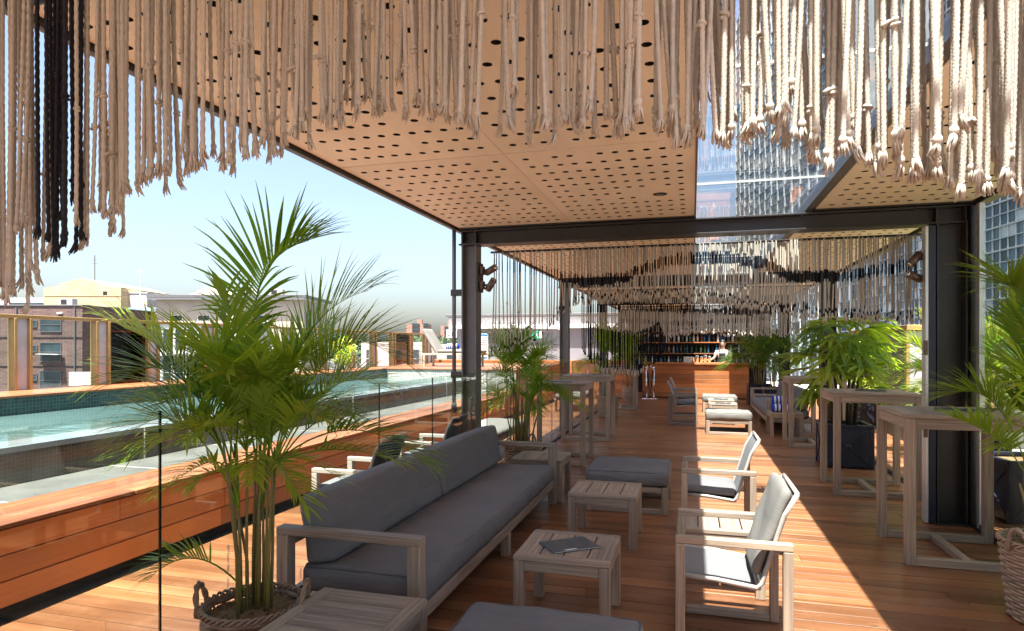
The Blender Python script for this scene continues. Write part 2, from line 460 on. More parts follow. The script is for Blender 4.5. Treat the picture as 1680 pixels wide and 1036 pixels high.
MAT['lamp_body'] = plain('bronze_lamp_body', (0.13, 0.085, 0.065), 0.4, 0.5)
MAT['tube'] = plain('taupe_tube', (0.33, 0.30, 0.27), 0.4)
MAT['alu'] = plain('satin_aluminium', (0.62, 0.62, 0.60), 0.35, 0.6)
MAT['chrome'] = plain('polished_steel', (0.75, 0.75, 0.74), 0.12, 1.0)
MAT['fascia'] = plain('brown_fascia', (0.13, 0.085, 0.075), 0.5)
MAT['black'] = plain('black_void', (0.012, 0.010, 0.009), 0.9)
MAT['glass'] = glass_mat('clear_glass', (0.90, 0.95, 0.935), ior=1.62, drips=True)
MAT['glass_roof'] = glass_mat('roof_glass', (0.93, 0.965, 0.975), ior=1.42, dirt=0.05)
MAT['glass_edge'] = plain('glass_edge', (0.006, 0.02, 0.018), 0.15)
MAT['glass_clear'] = glass_mat('fence_glass', (0.9, 0.94, 0.92))
MAT['glass_brown'] = glass_mat('bronze_glass', (0.30, 0.20, 0.13), ior=1.6)
MAT['stone'] = plain('grey_stone', (0.085, 0.085, 0.076), 0.75, 0, 0.2, 3.0, 0.15)
MAT['coping'] = plain('wet_coping', (0.20, 0.235, 0.25), 0.14, 0, 0.2, 4.0)
MAT['grout'] = plain('white_grout', (0.68, 0.67, 0.64), 0.7)
MAT['mosaic'] = mosaic_mat('dark_mosaic', (0.028, 0.026, 0.020), (0.065, 0.055, 0.04), (0.085, 0.078, 0.066), 0.032)
MAT['mosaic_pool'] = mosaic_mat('green_mosaic', (0.012, 0.035, 0.038), (0.03, 0.075, 0.075), (0.05, 0.10, 0.10), 0.04)
MAT['mosaic_pale'] = mosaic_mat('pale_mosaic', (0.20, 0.23, 0.22), (0.34, 0.36, 0.34), (0.42, 0.42, 0.38), 0.05)
MAT['gold'] = plain('bronze_gold_trim', (0.36, 0.235, 0.09), 0.4, 0.25)
MAT['fin'] = plain('grey_fin_panel', (0.42, 0.40, 0.42), 0.5)
MAT['rope'] = rope_mat('cotton_rope', (0.61, 0.57, 0.505), (0.008, 0.009, 0.016))
MAT['rope_dark'] = plain('black_dyed_rope', (0.008, 0.008, 0.014), 0.85, bump=0.2)
MAT['wicker'] = wood_uv('wicker_cane', (0.12, 0.075, 0.045), (0.36, 0.25, 0.165), 0.6, 2.0)
MAT['wicker_pale'] = wood_uv('pale_wicker_cane', (0.26, 0.18, 0.12), (0.52, 0.40, 0.29), 0.6, 2.0)
MAT['fibre'] = plain('coconut_fibre', (0.24, 0.155, 0.075), 0.95, 0, 0.45, 40.0, 0.8)
MAT['leaf'] = leaf_mat('palm_leaf', (0.11, 0.23, 0.025), (0.33, 0.45, 0.055), 0.5)
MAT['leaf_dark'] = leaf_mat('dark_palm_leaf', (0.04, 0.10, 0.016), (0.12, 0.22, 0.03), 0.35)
MAT['leaf_sun'] = leaf_mat('garden_leaf', (0.075, 0.16, 0.018), (0.24, 0.31, 0.04), 0.45)
MAT['cane'] = wood_uv('palm_cane', (0.115, 0.12, 0.03), (0.25, 0.20, 0.06), 0.45, 0.6)
MAT['stalk'] = plain('green_stalk', (0.19, 0.20, 0.05), 0.45, 0, 0.3)
MAT['trunk'] = plain('fibrous_stem', (0.05, 0.035, 0.022), 0.9, 0, 0.4, 25.0, 0.4)
MAT['navy'] = plain('navy_planter', (0.012, 0.016, 0.038), 0.42, 0, 0.25, 5.0)
MAT['slate'] = plain('slate_menu_cover', (0.035, 0.052, 0.066), 0.35, 0, 0.15, 12)
MAT['white'] = plain('white_paint', (0.75, 0.74, 0.71), 0.6)
MAT['blue'] = fabric('blue_terry', (0.012, 0.05, 0.42), 700.0)
MAT['towel'] = fabric('white_terry', (0.72, 0.72, 0.7), 700.0)

def ply():
    t = NT('birch_ply'); P = t.sep(t.pos())
    g = t.noise(t.comb(t.math('MULTIPLY', P[0], 9.0), t.math('MULTIPLY', P[1], 1.2), P[2]), 1.0, 5, 0.6)
    w = t.noise(t.pos(), 1.5, 3)
    c = t.mix(t.ramp(g, 0.3, 0.7), (0.79, 0.68, 0.545), (0.85, 0.755, 0.62))
    c = t.mul(c, t.mix(t.ramp(w, 0.3, 0.7), (0.93, 0.93, 0.93), (1.06, 1.05, 1.04)))
    c = t.mul(c, t.mix(t.rnd(), (0.94, 0.93, 0.92), (1.05, 1.04, 1.03)))
    return t.done(t.pbsdf(c, 0.55))
MAT['ply'] = ply()

def water():
    t = NT('pool_water'); P = t.pos()
    n1 = t.noise(t.scale(P, (1, 1.6, 1)), 5.0, 3); n2 = t.noise(P, 1.4, 2)
    h = t.math('ADD', t.math('MULTIPLY', n1, 0.4), n2)
    dp = t.noise(P, 0.8, 3)
    c = t.mix(t.ramp(dp, 0.3, 0.7), (0.06, 0.115, 0.11), (0.09, 0.16, 0.15))
    p = t.pbsdf(c, 0.02, 0, t.bump(h, 0.16, 0.06), 0.75)
    return t.done(p)
MAT['water'] = water()

# ================================================================== THE SETTING
FWD = Vector((-math.sin(YAW), math.cos(YAW), 0)); RGT = Vector((math.cos(YAW), math.sin(YAW), 0))
def site(l, d, z=0.0): return FWD * d + RGT * l + Vector((0, 0, z))

ground = MB().quad((-3000, -1500, -14), (3000, -1500, -14), (3000, 3500, -14), (-3000, 3500, -14)).build('ground', plain('street_asphalt', (0.09, 0.09, 0.088), 0.9, 0, 0.3, 0.05))
tag(ground, kind='structure')
base = B(-9.2, 12.0, -16, 32, -14, -0.06, 0).build('terrace_base', plain('pale_bounce_paving', (0.42, 0.40, 0.37), 0.8, 0, 0.15, 1.0))  # pale surface added to bounce sunlight under the pergola
js = B(-3.86, 4.62, -10.6, 23.9, -0.055, -0.045, 0).build('deck_gap_shade', MAT['joist_shade']); tag(js, kind='structure'); tag(base, kind='structure')  # dark sheet added under the boards, stands in for shade in the gaps

# ---- deck: boards across the terrace
deck = thing('deck'); tag(deck, kind='structure')
PITCH = 0.14; X_L, X_R = -3.80, 4.6
unit = MB().box(0, 1, 0.0026, PITCH - 0.0026, -0.03, 0.0, 0.001).mesh('plank'); unit.materials.append(MAT['deck']); unit.materials.append(MAT['joist_shade'])
for q in (6, 7): unit.polygons[q].material_index = 1      # board sides coloured dark so the sunlit gaps read as shade
far = MB(); rng = random.Random(5)
row = -75
while row * PITCH < 23.8:
    y = row * PITCH
    cuts = [X_L]
    x = X_L + rng.uniform(1.2, 3.4)
    while x < X_R - 0.8:
        cuts.append(x); x += rng.uniform(2.2, 4.2)
    cuts.append(X_R)
    for a, b in zip(cuts[:-1], cuts[1:]):
        if 2.2 < y < 11.2:
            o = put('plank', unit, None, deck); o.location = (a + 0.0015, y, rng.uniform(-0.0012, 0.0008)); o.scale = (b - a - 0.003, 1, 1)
        else:
            far.box(a + 0.0015, b - 0.0015, y + 0.0034, y + PITCH - 0.0034, -0.03, 0.0, 0)
    row += 1
fp = far.build('deck_boards', MAT['deck'], deck); fp['kind'] = 'stuff'

# ---- timber bench in front of the pool, stone ledge, pool
bench = thing('pool_bench', 'long timber clad bench running along the front of the raised pool', 'bench', (0, 0, 0))
Y0, Y1 = -3.0, 19.4
rng = random.Random(8)
def split(a, b, lo, hi):
    c = [a]
    while c[-1] < b - hi: c.append(c[-1] + rng.uniform(lo, hi))
    return c + [b]
for k in range(3):
    z0 = 0.075 + k * 0.153
    c = split(Y0, Y1, 2.6, 4.6)
    for a, b in zip(c[:-1], c[1:]):
        B(-3.885, -3.862, a + 0.002, b - 0.002, z0, z0 + 0.146, 0.003).build('cladding_board', MAT['cladding'], bench)
for k in range(4):
    x1 = -3.84 - k * 0.131
    c = split(Y0, Y1, 2.6, 4.8)
    for a, b in zip(c[:-1], c[1:]):
        B(x1 - 0.126, x1, a + 0.002, b - 0.002, 0.539, 0.565, 0.003).build('seat_board', MAT['deck_y'], bench)
B(-4.4, -3.95, Y0, Y1, -0.02, 0.535, 0).build('plinth', MAT['joist_shade'], bench)

ledge = thing('stone_ledge', 'pale grey stone ledge between the timber bench and the tiled pool wall', 'ledge')
for a in np.arange(Y0, Y1 - 0.3, 1.24):
    B(-4.905, -4.368, a + 0.004, min(a + 1.232, Y1), 0.50, 0.556, 0.004).build('slab', MAT['stone'], ledge)
    B(-4.9, -4.372, a - 0.004, a + 0.004, 0.49, 0.5545, 0).build('joint', MAT['grout'], ledge)

pool = thing('pool'); tag(pool, kind='structure')
PE = 14.15
B(-5.215, -4.91, Y0, PE, -0.1, 0.80, 0).build('pool_wall', MAT['mosaic'], pool)
for i, a in enumerate(np.arange(Y0 + 0.2, PE - 0.6, 1.9)):
    B(-5.22, -4.902, a + 0.006, min(a + 1.894, PE), 0.80, 0.850, 0.006).build('coping_slab', MAT['coping'], pool)
    if i % 2 == 0: B(-4.9085, -4.898, a - 0.005, a + 0.005, 0.55, 0.851, 0).build('expansion_joint', MAT['grout'], pool)
wm = MB()
wm.quad((-7.16, Y0, 0.842), (-5.21, Y0, 0.842), (-5.21, PE + 0.01, 0.842), (-7.16, PE + 0.01, 0.842))
wat = wm.build('water', MAT['water'], pool)
B(-7.35, -7.155, Y0, PE + 0.2, -0.1, 1.03, 0).build('far_wall', MAT['mosaic_pool'], pool)
B(-7.155, -3.9, PE, PE + 0.2, -0.1, 1.03, 0).build('end_wall', MAT['mosaic_pale'], pool)
B(-7.155, -5.2, Y0 - 0.2, Y0, -0.1, 0.85, 0).build('near_wall', MAT['mosaic_pool'], pool)
# coping deck on the far side and the raised end platform
plat = thing('pool_surround'); tag(plat, kind='structure')
for k in range(6):
    x1 = -7.13 - k * 0.136
    c = split(Y0, 19.4, 2.6, 4.8)
    for a, b in zip(c[:-1], c[1:]):
        B(x1 - 0.131, x1, a + 0.002, b - 0.002, 1.032, 1.058, 0.003).build('board', MAT['deck_y'], plat)
for k in range(38):
    y = PE - 0.02 + k * 0.138
    B(-7.12, -3.86, y, y + 0.133, 1.032, 1.058, 0.003).build('board', MAT['deck'], plat)
B(-8.6, -7.36, Y0, 19.4, -0.1, 1.028, 0).build('support', MAT['joist_shade'], plat)
B(-7.36, -3.92, PE + 0.21, 19.4, -0.1, 1.028, 0).build('support', MAT['joist_shade'], plat)
for k in range(4):
    B(-3.90, -3.875, PE + 0.0, 19.4, 0.568 + k * 0.118, 0.68 + k * 0.118, 0.003).build('cladding_board', MAT['cladding'], plat)

# ---- bronze fin fence behind the pool
fence = thing('fin_fence', 'bronze framed fence with grey fins and clear panes behind the pool', 'fence', (-7.95, 0, 1.058))
B(-0.05, 0.05, 3.0, 19.3, 0.88, 0.925, 0.004).build('top_rail', MAT['gold'], fence)
fy = [3.72, 4.77, 5.82, 6.93, 7.80, 9.0, 10.1, 11.2, 12.5, 13.75, 14.85, 15.95, 17.1, 18.2]
for i, y in enumerate(fy):
    fin = B(-0.012, 0.012, y + 0.03, y + 0.19, 0, 0.88, 0.002).build('fin', MAT['fin'], fence)
    for yy in (y, y + 0.19):
        B(-0.06, 0.06, yy, yy + 0.032, 0, 0.88, 0.003).build('trim', MAT['gold'], fin)
    y2 = fy[i + 1] if i + 1 < len(fy) else 19.2
    pane = B(-0.006, 0.006, y + 0.23, y2 - 0.01, 0.02, 0.875, 0).build('pane', MAT['glass_brown'] if i in (3, 11) else MAT['glass_clear'], fence)
# the cabin seen through the brown pane
cabin = thing('timber_screen', 'dark timber screen with a window standing behind the bronze glass pane of the fence', 'screen', (-8.4, 7.22, 0.2))
B(0.22, 0.3, 0.05, 0.68, 0, 1.62, 0.01).build('wall', MAT['bar_wood'], cabin)
B(0.305, 0.33, 0.08, 0.66, 1.12, 1.15, 0.002).build('sill', MAT['cladding'], cabin)
B(0.303, 0.315, 0.12, 0.63, 1.16, 1.60, 0).build('window', MAT['black'], cabin)
B(0.303, 0.325, 0.1, 0.14, 0.4, 1.40, 0.002).build('frame', MAT['cladding'], cabin)

# ---- pergola
perg = thing('pergola', 'dark steel pergola with perforated plywood ceilings and a glass roof strip', 'pergola')
FR = [-4.06, 1.30, 6.67, 12.03, 17.40, 22.7]
def hsec_post(x0, x1, y0, y1, z1, mat):
    m = MB(); t = 0.016
    m.box(x0, x0 + t, y0, y1, 0, z1, 0.002); m.box(x1 - t, x1, y0, y1, 0, z1, 0.002)
    m.box(x0 + t, x1 - t, (y0 + y1) / 2 - 0.008, (y0 + y1) / 2 + 0.008, 0, z1, 0)
    m.box(x0 - 0.03, x1 + 0.03, y0 - 0.03, y1 + 0.03, 0.001, 0.014, 0.002)
    return m
for Y in FR:
    for x0, x1 in ((-2.43, -2.26), (2.11, 2.35)):
        dy = 0.09 if x0 < 0 else 0.12
        hsec_post(x0, x1, Y - dy, Y + dy, 2.70, MAT['steel']).build('post', MAT['steel_grey'] if x0 < 0 else MAT['steel'], perg)
    m = MB()
    m.box(-2.46, 2.40, Y - 0.1, Y + 0.1, 2.845, 2.862, 0.002); m.box(-2.46, 2.40, Y - 0.1, Y + 0.1, 2.70, 2.717, 0.002)
    m.box(-2.46, 2.40, Y - 0.012, Y + 0.012, 2.717, 2.845, 0)
    for x in (-2.422, -2.268, 2.118, 2.342): m.box(x - 0.008, x + 0.008, Y - 0.098, Y + 0.098, 2.717, 2.845, 0)
    m.build('beam', MAT['steel'], perg)
    B(-2.44, 0.02, Y - 0.16, Y + 0.16, 2.866, 2.93, 0.002).build('packer', MAT['steel'], perg)
    B(1.10, 2.40, Y - 0.16, Y + 0.16, 2.866, 2.93, 0.002).build('packer', MAT['steel'], perg)
CE = 2.878
def perforated(w, l, nx, ny, mx, my, r, holes_off):
    """sheet with real round holes; lower face at z=0"""
    vs = []; fs = []; walls = []; K = 16
    cw, ch = (w - 2 * mx) / nx, (l - 2 * my) / ny
    def rect(x0, x1, y0, y1):
        n = len(vs); vs.extend([(x0, y0, 0), (x0, y1, 0), (x1, y1, 0), (x1, y0, 0)]); fs.append((n, n + 1, n + 2, n + 3))
    rect(0, mx, 0, l); rect(w - mx, w, 0, l); rect(mx, w - mx, 0, my); rect(mx, w - mx, l - my, l)
    for i in range(nx):
        for j in range(ny):
            x0, y0 = mx + i * cw, my + j * ch; cx_, cy_ = x0 + cw / 2, y0 + ch / 2
            if (i, j) in holes_off: rect(x0, x0 + cw, y0, y0 + ch); continue
            n = len(vs)
            for k in range(K):
                th = 2 * math.pi * k / K; c, s_ = math.cos(th), math.sin(th); q = max(abs(c), abs(s_))
                vs.append((cx_ + c / q * cw / 2, cy_ + s_ / q * ch / 2, 0)); vs.append((cx_ + c * r, cy_ + s_ * r, 0)); vs.append((cx_ + c * r, cy_ + s_ * r, 0.018))
            for k in range(K):
                a, b = n + 3 * k, n + 3 * ((k + 1) % K)
                fs.append((a, a + 1, b + 1, b)); walls.append(len(fs)); fs.append((a + 1, a + 2, b + 2, b + 1))
    # sides of the sheet
    n = len(vs); vs.extend([(0, 0, 0), (w, 0, 0), (w, l, 0), (0, l, 0), (0, 0, 0.018), (w, 0, 0.018), (w, l, 0.018), (0, l, 0.018)])
    for a, b in ((0, 1), (1, 2), (2, 3), (3, 0)): fs.append((n + a, n + b, n + b + 4, n + a + 4))
    m = MB(); m.add(vs, fs); m.walls = walls; return m
rng = random.Random(3)
sheets = []
for q in range(3):
    off = {(rng.randrange(11), rng.randrange(12)) for _ in range(9)}
    if q == 2: off |= {(7, 6), (8, 6), (9, 6), (7, 7), (8, 7), (8, 5)}
    pm = perforated(1.225, 2.425, 11, 12, 0.055, 0.06, 0.0235, off); me = pm.mesh('ceiling_panel'); me.materials.append(MAT['ply']); me.materials.append(MAT['black']); sheets.append(me)
    for w in pm.walls: me.polygons[w].material_index = 1     # hole walls coloured black so the holes read as deep shade
for f in range(len(FR) - 1):
    for ya in (FR[f] + 0.35, FR[f] + 2.79):
        for ci, xa in enumerate((-2.435, -1.205, 1.105)):
            o = put('ceiling_panel', sheets[2 if (f == 1 and ci == 1 and ya > FR[f] + 1) else (ci + f) % 2], None, perg)
            o.location = (xa, ya, CE)
            if xa > 1: o.scale = (1.03, 1, 1)
dl = thing('downlight', 'small black ringed downlight recessed in the perforated plywood ceiling', 'downlight', (-0.262, 5.52, CE - 0.004))
MB().lathe([(0.055, 0), (0.06, 0.002), (0.06, 0.006), (0.05, 0.008)], 20).build('trim_ring', MAT['black'], dl)
MB().lathe([(0.034, -0.0015), (0.034, 0.001)], 16).build('lens', MAT['chrome'], dl)
ve = MB()
ve.box(-2.45, 0.02, FR[0], 23, 2.935, 3.04, 0.002); ve.build('roof_slab', MAT['black'], perg)  # coloured black to stand in for the dark void above the holes
B(1.10, 2.40, FR[0], 23, 2.935, 3.04, 0.002).build('roof_slab', MAT['black'], perg)
# outer fascia and rafters along the terrace
B(-2.475, -2.452, FR[0], 23, 2.85, 3.05, 0.002).build('rafter', MAT['steel'], perg)
B(-2.60, -2.478, FR[0], 23, 2.90, 3.06, 0.004).build('fascia', MAT['fascia'], perg)
B(2.402, 2.50, FR[0], 23, 2.85, 3.05, 0.003).build('rafter', MAT['steel'], perg)
B(0.022, 0.034, FR[0], 23, 2.872, 3.02, 0.001).build('edge_trim', MAT['fascia'], perg)
m = MB(); m.box(1.056, 1.072, FR[0], 23, 2.905, 3.03, 0.001); m.box(1.030, 1.098, FR[0], 23, 2.885, 2.904, 0.001); m.box(1.073, 1.10, FR[0], 23, 3.005, 3.03, 0)
m.build('rafter', MAT['steel_grey'], perg)
for a in np.arange(-3.8, 22.9, 2.4):
    B(0.036, 1.054, a + 0.006, a + 2.394, 3.0, 3.012, 0).build('roof_pane', MAT['glass_roof'], perg)
    B(0.036, 1.054, a - 0.005, a + 0.005, 2.998, 3.014, 0).build('glazing_seal', MAT['grout'], perg)
# slim blind guide outside the first left post
bg = thing('blind_guide', 'slim dark vertical blind guide hanging beside the left pergola post', 'guide rail', (-2.53, 6.62, 0.9))
MB().tube([(0, 0, 0), (0, 0, 1.98)], 0.022, 10).build('tube', MAT['steel_grey'], bg, True)
MB().lathe([(0.016, 0.0), (0.032, 0.02), (0.032, 0.09), (0.024, 0.12)], 10, (0, 0, -0.04)).build('end_weight', MAT['steel'], bg)
for z in (0.35, 1.25): B(-0.03, 0.1, -0.03, 0.03, z, z + 0.07, 0.004).build('bracket', MAT['steel'], bg)

# ---- glass balustrade on the left of the deck
gy = [0.25, 2.27, 4.30, 5.31, 6.50, None, 6.88, 7.87, 9.10, 10.36, 11.85, None, 12.2, 14.3, 16.4]
words = ['nearest the camera, mostly out of view', 'behind the tall palm and marked by water runs', 'behind the near half of the grey sofa', 'behind the far half of the grey sofa',
         None, None, 'just past the first left post', 'behind the second palm basket', 'behind the nearer left bar table', 'before the second left post', None, None,
         'just past the second left post', 'beside the far bar table']
for i in range(len(gy) - 1):
    a, b = gy[i], gy[i + 1]
    if a is None or b is None: continue
    g = thing('glass_balustrade', 'frameless clear glass balustrade panel ' + (words[i] or 'standing on the deck'), 'glass panel', (-2.235, (a + b) / 2, 0), 0, 'glass balustrade panels along the deck')
    h = (b - a) / 2 - 0.003
    B(-0.0035, 0.0035, -h + 0.002, h - 0.002, 0.012, 1.318, 0).build('pane', MAT['glass'], g)
    for s_ in (-1, 1): B(-0.004, 0.004, s_ * h - 0.0015, s_ * h + 0.0015, 0.012, 1.3185, 0).build('edge', MAT['glass_edge'], g)
    B(-0.02, 0.02, -h, h, 0.0012, 0.028, 0.002).build('base_channel', MAT['steel'], g)
# ---- right side: floor track, glazed door leaf by the post
trk = thing('door_track', 'dark floor track of the sliding glass doors on the deck edge', 'track', (2.40, 0, 0))
for x in (-0.03, 0.0, 0.03): B(x - 0.004, x + 0.004, 2.0, 22, 0.001, 0.016, 0).build('rail', MAT['steel'], trk)
door = thing('glass_door', 'tall sliding glass door with pale aluminium stile beside the right post', 'door', (2.40, 6.40, 0))
B(-0.02, 0.02, 0.0, 0.06, 0.02, 2.84, 0.003).build('stile', MAT['alu'], door)
B(-0.006, 0.006, -2.3, 0.0, 0.06, 2.80, 0).build('pane', MAT['glass_clear'], door)
B(-0.02, 0.02, -2.3, 0.0, 0.02, 0.06, 0.003).build('bottom_rail', MAT['steel'], door)
stack = thing('door_stack', 'dark stacked sliding door frames tucked against the right post', 'door', (2.41, 6.64, 0))
for k in range(3): B(-0.045 + k * 0.03, -0.02 + k * 0.03, -0.12 + k * 0.02, 0.14, 0.02, 2.84, 0.003).build('frame', MAT['steel'], stack)
for x, y, lab in ((2.03, 6.60, 'thin silver door edge strip on the inner side of the right post'),):
    e = thing('edge_strip', lab, 'strip', (x, y, 0))
    B(-0.012, 0.012, -0.05, 0.05, 0.01, 2.68, 0.002).build('strip', MAT['alu'], e)
    B(0.013, 0.07, -0.05, 0.08, 0.01, 2.68, 0.002).build('channel', MAT['navy'], e)
    for z in (0.78, 1.52): B(-0.03, 0.0, -0.075, -0.052, z, z + 0.13, 0.003).build('hinge', MAT['lamp_body'], e)

# ---- low timber wall and grey plant room at the far end
low = thing('timber_wall', 'low orange timber boarded wall at the far end of the pool deck', 'wall', (0, 19.5, 0))
for k in range(8): B(-3.86 if k < 4 else -8.2, -1.75, 0.0, 0.025, 0.02 + k * 0.14, 0.155 + k * 0.14, 0.003).build('board', MAT['bar_wood'], low)
B(-8.2, -1.75, 0.03, 0.25, 0.0, 1.16, 0.004).build('core', MAT['cladding'], low)
pr = thing('plant_room', 'low grey plant room with a white fascia behind the pool deck', 'building', (0, 24, 0))
B(-9.0, -1.6, 0, 5, -0.05, 2.27, 0).build('wall', plain('mauve_grey_render', (0.20, 0.185, 0.20), 0.8, 0, 0.06, 2.0), pr)
B(-9.3, -1.4, -0.25, 5, 2.275, 2.73, 0.01).build('fascia', MAT['white'], pr)
B(-9.4, -1.3, -0.35, 5.1, 2.735, 2.84, 0.01).build('roof', MAT['steel_grey'], pr)
B(-6.2, -5.2, -0.03, 0.0, 0, 2.05, 0.003).build('door', plain('grey_door', (0.17, 0.16, 0.175), 0.6), pr)

# ================================================================== BUILDINGS BEYOND
def bld(name, label, l, d, cat='building'): return thing(name, label, cat, site(l, d, 0), YAW)
WINGLASS = plain('dark_window_glass', (0.035, 0.055, 0.065), 0.08, 0, 0.3, 0.7)
def window(par, x0, x1, z0, z1, y=0.0, fm=None, sash=True):
    w = B(x0, x1, y - 0.06, y - 0.03, z0, z1, 0).build('window', WINGLASS, par)
    fr = MB(); t = 0.07
    fr.box(x0 - t, x1 + t, y - 0.1, y - 0.01, z1, z1 + t, 0); fr.box(x0 - t, x1 + t, y - 0.1, y - 0.01, z0 - t, z0, 0)
    fr.box(x0 - t, x0, y - 0.1, y - 0.01, z0, z1, 0); fr.box(x1, x1 + t, y - 0.1, y - 0.01, z0, z1, 0)
    if sash: fr.box(x0, x1, y - 0.1, y - 0.065, (z0 + z1) / 2 - 0.03, (z0 + z1) / 2 + 0.03, 0)
    fr.build('frame', fm or MAT['steel_grey'], w)
    return w
bk = bld('brick_building', 'brown brick apartment block with dark windows left of the pool', -52, 68)
brk = brick_mat('brown_brick', (0.085, 0.044, 0.04), (0.14, 0.08, 0.07), (0.16, 0.13, 0.12), 1.25)
B(-16, 6.35, 0, 14, -14, 5.85, 0).build('wall', brk, bk)
B(-16.1, 6.45, -0.1, 14.1, 5.85, 6.0, 0.01).build('parapet_cap', MAT['steel_grey'], bk)
for z0, z1 in ((3.15, 4.55), (0.0, 1.9), (-3.0, -1.1), (-6, -4.1)):
    for x0 in (1.95, -6.0, -12.0):
        w = window(bk, x0, x0 + 2.15, z0, z1)
        if z0 == 0.0 and x0 > 0:
            m = MB(); m.bar((x0 + 0.1, -0.55, 0.75), (x0 + 2.5, -0.55, 0.7), 0.9, 0.07, 0); m.build('open_sash', MAT['fin'], w)
    window(bk, 0.85, 1.5, z1 - 0.9, z1 - 0.3, sash=False)
B(3.8, 4.3, -0.25, 0, 5.0, 5.15, 0.01).build('wall_lamp', MAT['white'], bk)
for x in (-0.6, 5.6): MB().tube([(x, -0.12, -14), (x, -0.12, 5.7)], 0.07, 6).build('downpipe', MAT['steel_grey'], bk)
for z in (2.45, -0.6): B(-16, 6.35, -0.05, -0.001, z, z + 0.1, 0).build('floor_band', MAT['steel'], bk)
ACM = plain('grey_metal_case', (0.38, 0.38, 0.37), 0.5)
for l_, d_, z_, lab in ((-49.5, 71, 6.0, 'grey rooftop cooling unit on the brown brick block'), (-33.5, 82, 7.95, 'grey rooftop cooling unit on the eaves building, left of two'), (-30.6, 83, 7.95, 'grey rooftop cooling unit on the eaves building, right of two'), (-22.8, 51.5, 3.55, 'grey rooftop cooling unit on the white low building')):
    a_ = bld('cooling_unit', lab, l_, d_, 'cooling unit'); s0 = d_ / 80
    B(-0.8 * s0, 0.8 * s0, 0, 0.9, z_ + 0.15, z_ + 1.0 * s0, 0.02).build('case', ACM, a_); B(-0.6 * s0, 0.1 * s0, -0.03, 0, z_ + 0.3 * s0, z_ + 0.85 * s0, 0).build('grille', MAT['steel'], a_)
    for sx_ in (-0.6, 0.6): B(sx_ * s0 - 0.06, sx_ * s0 + 0.06, 0.1, 0.8, z_, z_ + 0.15, 0).build('foot', MAT['steel_grey'], a_)
for l_, d_, z0_, z1_, lab in ((-47.6, 82, 5.8, 11.5, 'thin pale aerial pole rising from the yellow annex'), (-36.2, 83, 8.0, 10.6, 'short aerial pole on the eaves building roof')):
    a_ = bld('aerial_pole', lab, l_, d_, 'aerial'); MB().tube([(0, 0, z0_), (0, 0, z1_)], 0.05, 6).build('pole', MAT['fin'], a_); MB().bar((-0.4, 0, z1_ - 0.4), (0.4, 0, z1_ - 0.4), 0.04, 0.04, 0).build('crossbar', MAT['fin'], a_)
gb = bld('gable_building', 'cream rendered gable wall rising behind the brown brick block', -64, 95)
cr = brick_mat('cream_block', (0.50, 0.39, 0.215), (0.56, 0.44, 0.26), (0.42, 0.33, 0.19), 3.0)
pts = [(-5.5, -14), (5.95, -14), (5.95, 10.35), (4.4, 10.35), (0.2, 11.65), (-3.1, 10.9), (-3.1, 10.6), (-5.5, 10.15)]
m = MB(); n = len(pts)
m.add([(x, 0, z) for x, z in pts] + [(x, 18, z) for x, z in pts], [tuple(range(n)), tuple(range(2 * n - 1, n - 1, -1))] + [(i, n + i, n + (i + 1) % n, (i + 1) % n) for i in range(n)])
m.build('wall', cr, gb)
B(3.3, 3.9, -0.05, 0.0, 9.1, 9.7, 0).build('vent', MAT['black'], gb)
for z in (9.0, 7.4, 5.6): B(-5.4, 5.9, -0.06, -0.001, z, z + 0.12, 0).build('string_course', plain('cream_band%d' % int(z), (0.46, 0.36, 0.21), 0.8), gb)
mast = bld('antenna_mast', 'thin antenna mast standing on the cream gable building', -62.6, 96, 'mast')
MB().tube([(0, 0, 10.5), (0, 0, 15.2)], 0.07, 6).build('pole', MAT['steel_grey'], mast)
MB().bar((-0.5, 0, 14.0), (0.5, 0, 14.0), 0.06, 0.06, 0).bar((-0.35, 0, 14.5), (0.35, 0, 14.5), 0.06, 0.06, 0).build('crossbar', MAT['steel_grey'], mast)
tk = bld('water_tank', 'grey rooftop tank enclosure beside the cream gable', -56.7, 97, 'tank')
B(-1.4, 1.4, 0, 3, 4, 9.6, 0.02).build('panel', MAT['fin'], tk); B(-1.5, 1.5, -0.1, 3.1, 9.6, 9.75, 0).build('cap', MAT['white'], tk); B(0.3, 0.4, -0.05, 0, 4, 9.6, 0).build('seam', MAT['white'], tk)
cb = bld('eaves_building', 'cream building with a flat overhanging eave behind the tall palm', -38, 80)
cwl = plain('warm_cream_render', (0.50, 0.42, 0.33), 0.85, 0, 0.08, 0.6)
B(-6.5, 12, 0, 10, -14, 7.4, 0).build('wall', cwl, cb); B(-7.2, 12.5, -0.9, 10.5, 7.55, 7.95, 0.02).build('roof', MAT['steel_grey'], cb)
B(-7.0, 12.3, -0.8, 10, 7.38, 7.55, 0.02).build('eave', MAT['white'], cb)
m = MB(); m.add([(-2.5, 0, 7.95), (1.8, 0, 7.95), (-0.2, 0, 9.0), (-2.5, 6, 7.95), (1.8, 6, 7.95), (-0.2, 6, 9.0)], [(0, 1, 2), (3, 5, 4), (0, 2, 5, 3), (1, 4, 5, 2)]); m.build('roof_lantern', cwl, cb)
for x in (-4.6, -1.2, 2.4, 6.0): window(cb, x, x + 1.4, 3.6, 5.4, fm=MAT['white'])
yb = bld('yellow_annex', 'low yellow rendered annex between the gable and the eaves building', -49.5, 84)
B(-5.2, 5.5, 0, 6, -14, 5.6, 0).build('wall', cr, yb); B(-5.4, 5.7, -0.2, 6, 5.6, 5.85, 0.01).build('cap', MAT['white'], yb); B(-1.5, 4.6, 1, 5, 5.85, 6.7, 0.01).build('skylight', plain('blue_roof_sheet', (0.20, 0.27, 0.30), 0.4), yb)
